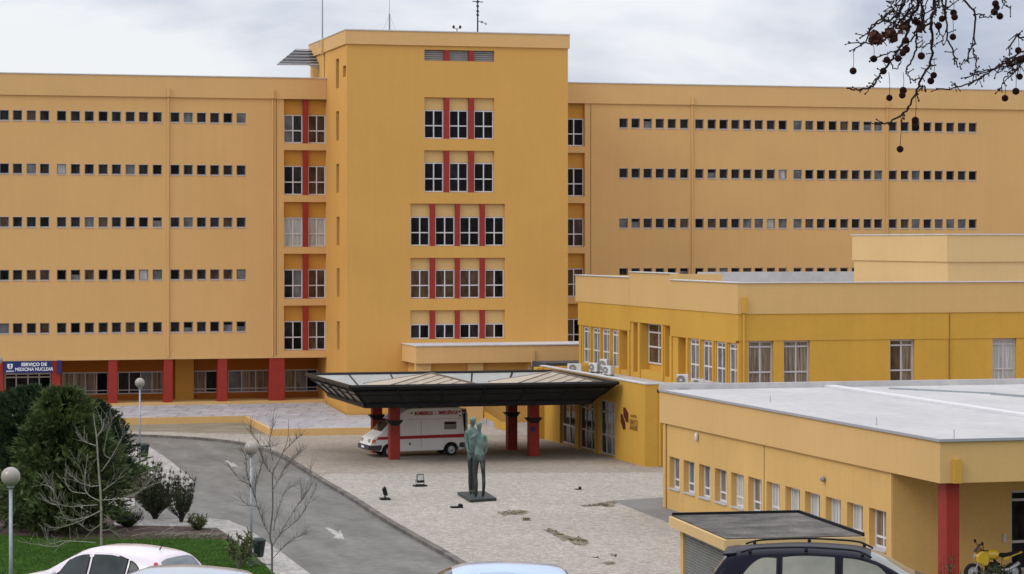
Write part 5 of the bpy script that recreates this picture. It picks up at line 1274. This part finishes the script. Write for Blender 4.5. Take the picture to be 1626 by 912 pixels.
tw_l = [[(540, -400), (560, 0), (545, 130), (545, 340), (490, 440), (455, 540), (380, 660), (290, 710), (215, 718)],
 [(530, -380), (470, 0), (420, 110), (400, 200), (350, 290), (300, 360), (240, 440), (200, 500), (130, 520), (60, 512)],
 [(500, -350), (395, 0), (330, 100), (205, 150), (170, 230), (95, 295)], [(330, 60), (290, 80), (230, 130), (180, 190), (130, 222)], [(440, 30), (370, 120), (300, 180), (265, 240), (170, 252), (65, 245)],
 [(545, 130), (460, 190), (445, 330), (398, 400), (430, 460), (490, 455)], [(560, -300), (625, 0), (632, 200), (670, 300), (672, 350), (715, 400)], [(560, -300), (735, 0), (792, 80), (790, 250), (762, 300), (755, 350), (735, 350)],
 [(785, 280), (805, 370), (800, 425), (770, 430)], [(792, 80), (840, 92), (892, 100)], [(420, 110), (350, 160), (310, 130), (260, 110), (255, 90)], [(545, 230), (500, 270), (455, 275)], [(470, 0), (500, 80), (450, 190), (400, 270), (330, 300), (190, 338)],
 [(300, 360), (340, 400), (370, 340)], [(240, 440), (215, 470), (160, 545)], [(510, -200), (520, 0), (470, 100), (410, 130)], [(600, -200), (590, 0), (540, 90), (470, 160)], [(455, 540), (500, 500), (510, 530)], [(560, 130), (600, 200), (612, 260)],
 [(455, 545), (470, 585)], [(380, 660), (385, 690)], [(545, 340), (540, 400)], [(430, 0), (440, 60), (380, 90), (330, 30)], [(380, -50), (360, 60), (275, 65)], [(640, 40), (600, 40), (560, 60)], [(620, 60), (700, 0)]]
tw_r = [[(1500, 150), (1080, 325), (950, 380), (850, 440), (690, 510), (575, 515)], [(1500, 100), (1085, 292), (980, 350), (890, 405), (740, 455)], [(1500, 60), (1090, 210), (1055, 195), (1000, 262), (995, 320)],
 [(1060, 345), (1010, 400), (960, 470), (940, 525)], [(900, 400), (850, 410), (770, 425)], [(690, 500), (680, 485)], [(1200, -60), (960, 0), (990, 40), (1000, 45)], [(850, 440), (800, 470), (760, 490)], [(1085, 360), (1000, 380), (930, 420)]]
for k in range(15):       # fine tangle above the main twigs
    x0 = rg.uniform(330, 640); y0 = rg.uniform(-120, 60); dx = rg.uniform(-150, 60); dy = rg.uniform(90, 200)
    tw_l.append([(x0, y0), (x0+dx*.45+rg.uniform(-20, 20), y0+dy*.5), (x0+dx, y0+dy)])
for k in range(6):
    x0 = rg.uniform(960, 1100); y0 = rg.uniform(300, 380); tw_r.append([(x0, y0), (x0-rg.uniform(30, 60), y0+rg.uniform(10, 60)), (x0-rg.uniform(70, 130), y0+rg.uniform(40, 130))])
for grp in (tw_l, tw_r):
    for li in grp:
        k0 = rg.uniform(-.25, .25); pts = []
        for i, p in enumerate(li):
            pts.append(atD(*zz8(p), PD+k0*min(1, i/3.0)+rg.uniform(-.02, .02)))
        s = spline(pts, 6); s = [s[0]]+[q+Vector((rg.uniform(-1, 1), rg.uniform(-1, 1), rg.uniform(-1, 1)))*.0048 for q in s[1:-1]]+[s[-1]]; mb = MB(); r0 = .0060 if len(li) > 7 else (.0045 if len(li) > 4 else .0031)
        mb.tube(s, r0, r0*.55, 6)
        for k in range(1, len(s)-1):     # buds and short spurs
            if rg.random() < .46:
                d = (s[k+1]-s[k]).normalized(); v = (d*.4+Vector((rg.uniform(-1, 1), rg.uniform(-1, 1), rg.uniform(-1, 1)))*.9).normalized()
                e = s[k]+v*rg.uniform(.008, .04); mb.tube([s[k], e], .0022, .0016, 4); mb.ball(e, rg.uniform(.0024, .0048), 6)
        mb.ball(s[-1], .0045, 6)
        mb.build('twig', M['twig'], pt_, smooth=True)
balls = [(90, 412, 295), (210, 342, 250), (285, 348, 300), (265, 413, 400), (300, 568, 420), (380, 525, 420), (375, 553, 525), (395, 235, 200), (398, 288, 250), (378, 308, 290), (350, 340, 300), (485, 325, 200), (605, 110, 50), (585, 150, 110), (672, 75, -10), (678, 100, 75), (668, 215, 100),
 (557, 437, 340), (540, 470, 437), (450, 698, 545), (452, 738, 698), (362, 865, 670), (915, 22, -40), (922, 45, 22), (908, 70, 45), (940, 95, 70), (1047, 293, 215), (1055, 345, 293), (995, 370, 330), (1055, 445, 350), (1033, 530, 400), (970, 570, 465), (480, 150, 60), (1075, 340, 300)]
for bx, by, sy in balls:
    c = atD(*zz8((bx, by)), PD+rg.uniform(-.12, .12)); top = atD(*zz8((bx+rg.uniform(-4, 4), sy)), PD)
    mb = MB(); r = .0140*rg.uniform(.9, 1.1)
    mb.ball(c, r, 14)
    b_ = mb.build('seed_ball', M['seed'], pt_, smooth=True)
    mb = MB(); mb.tube([top, (top+c)/2+Vector((.003, 0, 0)), c], .0011, n=4); mb.build('stalk', M['twig'], b_)
for cx_, cy_, n in ((215, 225, 26), (310, 205, 15), (478, 145, 18), (385, 165, 10)):
    mb = MB()
    for k in range(n):
        c = atD(*zz8((cx_+rg.gauss(0, 17), cy_+rg.gauss(0, 16))), PD+rg.uniform(-.04, .04))
        a = rvec(); b_ = a.cross(rvec()).normalized(); s = rg.uniform(.016, .027); n_ = a.cross(b_)
        mb.add([c-a*s, c-a*s*.2+b_*s*.8, c+a*s*.35+b_*s*.35+n_*s*.4, c+a*s, c+a*s*.2-b_*s*.8, c-a*s*.5-b_*s*.5+n_*s*.3], [(0, 1, 2, 5), (2, 3, 4, 5)])
    mb.build('dry_leaves', M['dry_leaf'], pt_)

# ------------------------------------------------------------------ cars
def cr1(xs, ys, x):
    if x <= xs[0]: return ys[0]
    if x >= xs[-1]: return ys[-1]
    for i in range(len(xs)-1):
        if xs[i] <= x <= xs[i+1]:
            t_ = (x-xs[i])/(xs[i+1]-xs[i]); n = len(xs)
            def sl(k):
                if k <= 0 or k >= n-1: return (ys[min(n-1, k+1)]-ys[max(0, k-1)])/(xs[min(n-1, k+1)]-xs[max(0, k-1)])
                a = (ys[k]-ys[k-1])/(xs[k]-xs[k-1]); b = (ys[k+1]-ys[k])/(xs[k+1]-xs[k])
                return 0 if a*b <= 0 else 2*a*b/(a+b)
            h = xs[i+1]-xs[i]; m0, m1 = sl(i)*h, sl(i+1)*h
            return (2*t_**3-3*t_*t_+1)*ys[i]+(t_**3-2*t_*t_+t_)*m0+(-2*t_**3+3*t_*t_)*ys[i+1]+(t_**3-t_*t_)*m1
class CarShape:
    """x runs from the nose (0) to the tail (L); ring() gives half a cross section at x"""
    def __init__(s, L, top, belt, half, roofhalf):
        s.L = L; s.top = top; s.belt = belt; s.half = half; s.rh = roofhalf
    def T(s, x): return cr1(*zip(*s.top), x)
    def B(s, x): return cr1(*zip(*s.belt), x)
    def Wd(s, x): return cr1(*zip(*s.half), x)
    def Rh(s, x): return cr1(*zip(*s.rh), x)
    def ring(s, x):
        T, B, w, rh = s.T(x), min(s.B(x), s.T(x)-.02), s.Wd(x), s.Rh(x)
        sh = T-B; k = min(1, sh/.35); rw = w-.03-(w-.03-rh)*k
        crown = .02*k+.025
        return [(0, .22), (w*.9, .22), (w, .34), (w, .55), (w*.99, B-.12), (w-.03, B), (w-.03-(w-.03-rw)*.5, B+(sh-.08*k)*.52), (rw+.02*k, T-.060*k-.01), (rw-.05, T-.03*k-.004), (rw*.6, T+crown*.45), (0, T+crown*.62)]
    def side_y(s, x, z):
        r = s.ring(x)[4:9]
        for (y0, z0), (y1, z1) in zip(r, r[1:]):
            if z0 <= z <= z1: return y0+(y1-y0)*(z-z0)/max(1e-6, z1-z0)
        return r[-1][0]
    def top_z(s, x, f):
        r = s.ring(x)[8:]; y = r[0][0]*f
        for (y0, z0), (y1, z1) in zip(r, r[1:]):
            if y1 <= y <= y0+1e-6: return y, z0+(z1-z0)*(y0-y)/max(1e-6, y0-y1)
        return y, r[-1][1]
    def bodymesh(s, mb, n=64):
        rows = []
        for i in range(n+1):
            x = s.L*i/n; r = s.ring(x); rows.append([(x, -y, z) for y, z in r][::1]+[(x, y, z) for y, z in r[1:-1]][::-1])
        k = len(rows[0]); vs = [p for r in rows for p in r]
        fs = [(i*k+j, i*k+(j+1) % k, (i+1)*k+(j+1) % k, (i+1)*k+j) for i in range(n) for j in range(k)]
        fs += [tuple(range(k))[::-1], tuple(range(n*k, n*k+k))]
        mb.add(vs, fs)
    def side_patch(s, mb, x0, x1, lo, hi, off, side, n=14, m=6):
        g = []
        for i in range(n+1):
            x = x0+(x1-x0)*i/n; a, b = lo(x), hi(x)
            for j in range(m+1):
                z = a+(b-a)*j/m; g.append((x, side*(s.side_y(x, z)+off), z))
        mb.add(g, [(i*(m+1)+j, i*(m+1)+j+1, (i+1)*(m+1)+j+1, (i+1)*(m+1)+j) for i in range(n) for j in range(m)])
    def top_patch(s, mb, x0, x1, f, off, n=10, m=10, nx=0):
        g = []
        for i in range(n+1):
            x = x0+(x1-x0)*i/n
            for j in range(m+1):
                u = -1+2*j/m; ff = f(x) if callable(f) else f; y, z = s.top_z(x, abs(u)*ff); dx = (s.T(x+.01)-s.T(x-.01))/.02; nn = Vector((-dx, 0, 1)).normalized()*off
                g.append((x+nn.x, math.copysign(y, u) if u else 0, z+nn.z))
        mb.add(g, [(i*(m+1)+j, i*(m+1)+j+1, (i+1)*(m+1)+j+1, (i+1)*(m+1)+j) for i in range(n) for j in range(m)])
def car(label, loc, rz, shape, paint, wins, screen, rear, wx, roofw, extras=None, glass='car_glass', scale=1):
    t = thing('parked_car', label, 'car', loc, 'cars parked in the foreground', True, rz)
    t.scale = (scale,)*3
    mb = MB(); shape.bodymesh(mb); bd = mb.build('body', paint, t, smooth=True)
    for s in (-1, 1):
        for (x0, x1, a0, a1, kind) in wins:       # black surround then glass
            lo = lambda x: shape.B(x)+.015
            cap = (lambda x, a0=a0, a1=a1, x0=x0, x1=x1: shape.T(x)-.072-(a0*max(0, 1-(x-x0)/.42)**2+a1*max(0, 1-(x1-x)/.42)**2))
            hi = lambda x, cap=cap: max(shape.B(x)+.05, cap(x))
            mb = MB(); shape.side_patch(mb, x0-.03, x1+.03, lambda x: shape.B(x)+.002, lambda x, hi=hi: hi(min(x1, max(x0, x)))+.022, .003, s); w_ = mb.build('side_window', M['blackp'], t, smooth=True)
            mb = MB(); shape.side_patch(mb, x0, x1, lo, hi, .007, s); mb.build('pane', M[glass], w_, smooth=True)
        mb = MB(); lx = shape.L
        x = wins[-1][0] if False else wins[0][0]+.1
        mb.ball((x, s*(shape.Wd(x)+.09), shape.B(x)+.06), .11, 12, (.55, 1, .7)); mb.tube([(x, s*(shape.Wd(x)-.02), shape.B(x)+.0), (x, s*(shape.Wd(x)+.05), shape.B(x)+.04)], .025, n=6); mb.build('wing_mirror', paint, t, smooth=True)
        mb = MB(); mb.lathe((.05, s*.52, .62), [(.12, -.02), (.11, .06), (.02, .10)], 12, 'x'); mb.build('headlight', M['g_pale'], t)
    mb = MB(); shape.top_patch(mb, screen[0], screen[1], .97, .006); mb.build('windscreen', M[glass], t, smooth=True)
    mb = MB(); shape.top_patch(mb, rear[0], rear[1], .93, .006); mb.build('rear_window', M['rear_glass'], t, smooth=True)
    for x in wx:
        for s in (-1, 1):
            mb = MB(); mb.lathe((x, s*(shape.Wd(x)-.06), .31), [(.37, 0), (.37, s*.065), (.30, s*.066)], 20, 'y'); mb.build('wheel_arch', M['blackp'], t)
            wheel(t, x, s*(shape.Wd(x)-.08), .30, .30, .20, s)
    for f in (0, shape.L):
        mb = MB(); mb.box(min(f, f)-.06, f+.06, -shape.Wd(f)*.9, shape.Wd(f)*.9, .26, .52); mb.build('bumper', paint, t, bevel=.05)
    if extras: extras(t, shape)
    return t
M['car_glass'] = pbr('tinted_car_glass', (.03, .036, .038), .04, .12, col2=(.07, .08, .08), vs=1.5)
M['car_glass_light'] = pbr('clear_car_glass', (.13, .14, .12), .05, .35, col2=(.27, .26, .20), vs=1.1)
M['rear_glass'] = pbr('rear_car_glass', (.12, .14, .155), .05, .9, col2=(.17, .19, .20), vs=2)
M['tail_red'] = pbr('tail_lamp_red', (.42, .015, .02), .2, .5)
def paint(name, c, met=.0):
    m = pbr(name, c, .3 if c[0] < .1 else .22, .5, metal=met); b = m.node_tree.nodes['Principled BSDF']; b.inputs['Coat Weight'].default_value = .5 if c[0] > .1 else 0; b.inputs['Specular IOR Level'].default_value = .5 if c[0] > .1 else .04; b.inputs['Coat Roughness'].default_value = .05; return m
pink = paint('pale_pink_paint', (.66, .59, .63)); navy = paint('dark_navy_paint', (.010, .010, .018)); silver = paint('silver_blue_paint', (.36, .40, .46), .35); sky_b = paint('light_blue_paint', (.40, .50, .64), .2)
hatch = CarShape(3.82, [(0, .66), (.25, .80), (.6, .90), (.98, .98), (1.12, 1.04), (1.62, 1.33), (1.95, 1.42), (2.5, 1.44), (3.1, 1.405), (3.42, 1.355), (3.49, 1.31), (3.70, .98), (3.77, .88), (3.82, .72)],
   [(0, .62), (.6, .84), (1.1, .90), (2.5, .94), (3.4, 1.0), (3.6, .95), (3.82, .7)], [(0, .62), (.25, .76), (.8, .81), (2.4, .825), (3.3, .80), (3.7, .73), (3.82, .66)], [(0, .5), (1.1, .66), (1.8, .60), (2.6, .59), (3.3, .565), (3.5, .56), (3.68, .60), (3.82, .5)])
estate = CarShape(4.62, [(0, .68), (.3, .84), (.7, .93), (1.15, 1.0), (1.32, 1.06), (1.95, 1.38), (2.3, 1.46), (3.0, 1.49), (3.8, 1.45), (4.2, 1.40), (4.46, 1.08), (4.55, .95), (4.62, .75)],
   [(0, .64), (.7, .88), (1.3, .94), (2.6, .97), (3.9, 1.03), (4.3, 1.04), (4.62, .73)], [(0, .66), (.3, .80), (1.0, .86), (2.6, .875), (4.0, .85), (4.5, .78), (4.62, .7)], [(0, .5), (1.3, .70), (2.1, .64), (3.0, .63), (4.0, .60), (4.4, .62), (4.62, .5)])
def hatch_extra(t, s):
    for sd in (-1, 1):
        mb = MB(); s.side_patch(mb, 3.43, 3.58, lambda x: .95, lambda x: min(1.28, s.T(x)-.05), .016, sd); mb.build('tail_light', M['tail_red'], t, smooth=True)
    mb = MB(); z = s.T(3.15)+.03; mb.tube([(3.12, 0, z), (3.22, 0, z+.16)], .012, .006, 6); mb.build('aerial', M['blackp'], t)
def estate_extra(t, s):
    for sd in (-1, 1):
        pts = [(x, sd*(s.Rh(x)-.03), s.T(x)+(.055 if 2.15 < x < 3.85 else .015)) for x in (1.98, 2.2, 2.6, 3.0, 3.4, 3.8, 4.02)]
        mb = MB(); mb.tube(spline(pts, 4), .017, n=6)
        for x in (2.12, 3.0, 3.88): mb.tube([(x, sd*(s.Rh(x)-.03), s.T(x)-.02), (x, sd*(s.Rh(x)-.03), s.T(x)+.05)], .03, n=6)
        mb.build('roof_rail', M['blackp'], t, smooth=True)
        mb = MB(); s.side_patch(mb, 4.36, 4.56, lambda x: .84, lambda x: 1.0, .012, sd); mb.build('tail_light', M['tail_red'], t, smooth=True)
        mb = MB(); s.side_patch(mb, 1.35, 4.2, lambda x: s.B(x)-.012, lambda x: s.B(x)+.008, .012, sd, n=24, m=1); mb.build('window_trim', M['alu'], t)
    mb = MB(); mb.hexa([(4.10, -.54, 1.39), (4.10, .54, 1.39), (4.30, .50, 1.375), (4.30, -.50, 1.375), (4.10, -.54, 1.435), (4.10, .54, 1.435), (4.32, .50, 1.405), (4.32, -.50, 1.405)]); mb.build('spoiler', navy, t, bevel=.012)
def place(px, d, z, ang):
    p = atD(px, HOR, d); h = RT*cos(ang)+FW*sin(ang)       # direction nose -> tail
    return (p.x, p.y, z), math.atan2(h.y, h.x)
def put_car(px_c, d, ang, shape, label, zroof_py, paint_, wins, screen, rear, wx, extras, glass='car_glass', scale=1, ht=None):
    (loc, rz) = place(px_c, d, 0, ang); zr = 11.5-(zroof_py-HOR)*d/FPX; z = zr-(ht or max(a[1] for a in shape.top)+.05)*scale
    c = Vector((shape.L/2*scale, 0, 0)); v = Matrix.Rotation(rz, 3, 'Z') @ c
    return car(label, (loc[0]-v.x, loc[1]-v.y, z), rz, shape, paint_, wins, screen, rear, wx, None, extras, glass, scale)
hw = [(1.28, 2.02, .34, .0, 0), (2.12, 2.86, 0, .06, 0), (2.95, 3.24, .05, .28, 0)]
put_car(168, 46.5, -.48, hatch, 'pale pink hatchback with red tail lamp beside the lawn', 862, pink, hw, (1.12, 1.66), (3.50, 3.69), (.72, 3.12), hatch_extra)
put_car(235, 39.0, -.12, hatch, 'silver car roof at the bottom edge in front of the pink hatchback', 897.5, silver, hw, (1.12, 1.66), (3.50, 3.69), (.72, 3.12), None)
put_car(742, 40.5, .05, hatch, 'light blue car roof at the bottom centre', 892.5, sky_b, hw, (1.12, 1.66), (3.50, 3.69), (.72, 3.12), None)
ewn = [(1.50, 2.42, .38, .0, 0), (2.55, 3.36, 0, .02, 0), (3.46, 4.02, .03, .30, 0)]
put_car(1352, 40.0, pi-.16, estate, 'dark navy estate car with roof rails in front of the kiosk', 866, navy, ewn, (1.32, 2.0), (4.24, 4.48), (.85, 3.6), estate_extra, 'car_glass_light', 1.0, 1.52)

# ------------------------------------------------------------------ motorcycles in the porch
yel = paint('yellow_bike_paint', (.62, .40, .02)); grey_b = paint('dark_bike_paint', (.03, .03, .035))
def motorcycle(label, loc, rz, col):
    t = thing('motorcycle', label, 'motorcycle', loc, 'motorcycles parked in the porch', True, rz)
    for x in (.30, 1.68): wheel(t, x, 0, .30, .30, .13, -1)
    mb = MB(); mb.tube([(.30, -.1, .30), (.62, -.1, .92)], .03, n=7); mb.tube([(.30, .1, .30), (.62, .1, .92)], .03, n=7); mb.build('fork', M['rim'], t)
    mb = MB(); mb.tube([(.62, 0, .82), (1.0, 0, .75), (1.25, 0, .45), (1.68, 0, .32)], .05, n=8); mb.box(.75, 1.2, -.16, .16, .28, .62); mb.build('engine_frame', M['blackp'], t, bevel=.03)
    mb = MB(); mb.extr([(.40, .62), (.36, .86), (.52, 1.02), (.70, 1.04), (.86, .72), (.74, .50)], -.20, .20); mb.build('fairing', col, t, bevel=.06, seg=3)
    mb = MB(); mb.ball((.96, 0, .88), .28, 16, (1.05, .62, .62)); mb.build('fuel_tank', col, t, smooth=True)
    mb = MB(); mb.extr([(1.12, .84), (1.30, .80), (1.55, .84), (1.86, .96), (1.86, 1.0), (1.50, .92), (1.18, .93)], -.14, .14); mb.build('seat', M['blackp'], t, bevel=.04, seg=3)
    mb = MB(); mb.extr([(1.35, .68), (1.60, .80), (1.98, .94), (2.0, .98), (1.84, .93), (1.5, .84), (1.3, .78)], -.11, .11); mb.build('tail_fairing', col, t, bevel=.03)
    mb = MB(); mb.tube([(.72, -.38, 1.06), (.62, -.2, 1.04), (.62, .2, 1.04), (.72, .38, 1.06)], .018, n=7); mb.build('handlebar', M['blackp'], t)
    mb = MB(); mb.add([(.36, -.16, .98), (.36, .16, .98), (.56, .14, 1.24), (.56, -.14, 1.24)], [(0, 1, 2, 3)]); mb.build('windshield', M['car_glass'], t)
    for s in (-1, 1):
        mb = MB(); mb.tube([(.6, s*.25, 1.05), (.52, s*.38, 1.26)], .012, n=5); mb.ball((.50, s*.40, 1.30), .085, 10, (.5, 1, .75)); mb.build('mirror', M['blackp'], t, smooth=True)
    mb = MB(); mb.tube([(1.1, -.16, .35), (1.5, -.18, .40), (1.85, -.18, .62)], .05, .065, 10); mb.build('exhaust', M['rim'], t, smooth=True)
    mb = MB(); mb.lathe((.37, 0, .84), [(.10, -.04), (.10, .02), (.07, .05)], 12, 'x'); mb.build('headlight', M['g_pale'], t)
p = atY(1531, 900, 77.6); motorcycle('yellow and black motorcycle in the porch beside the red column', (p.x, p.y, .14), radians(-8), yel)
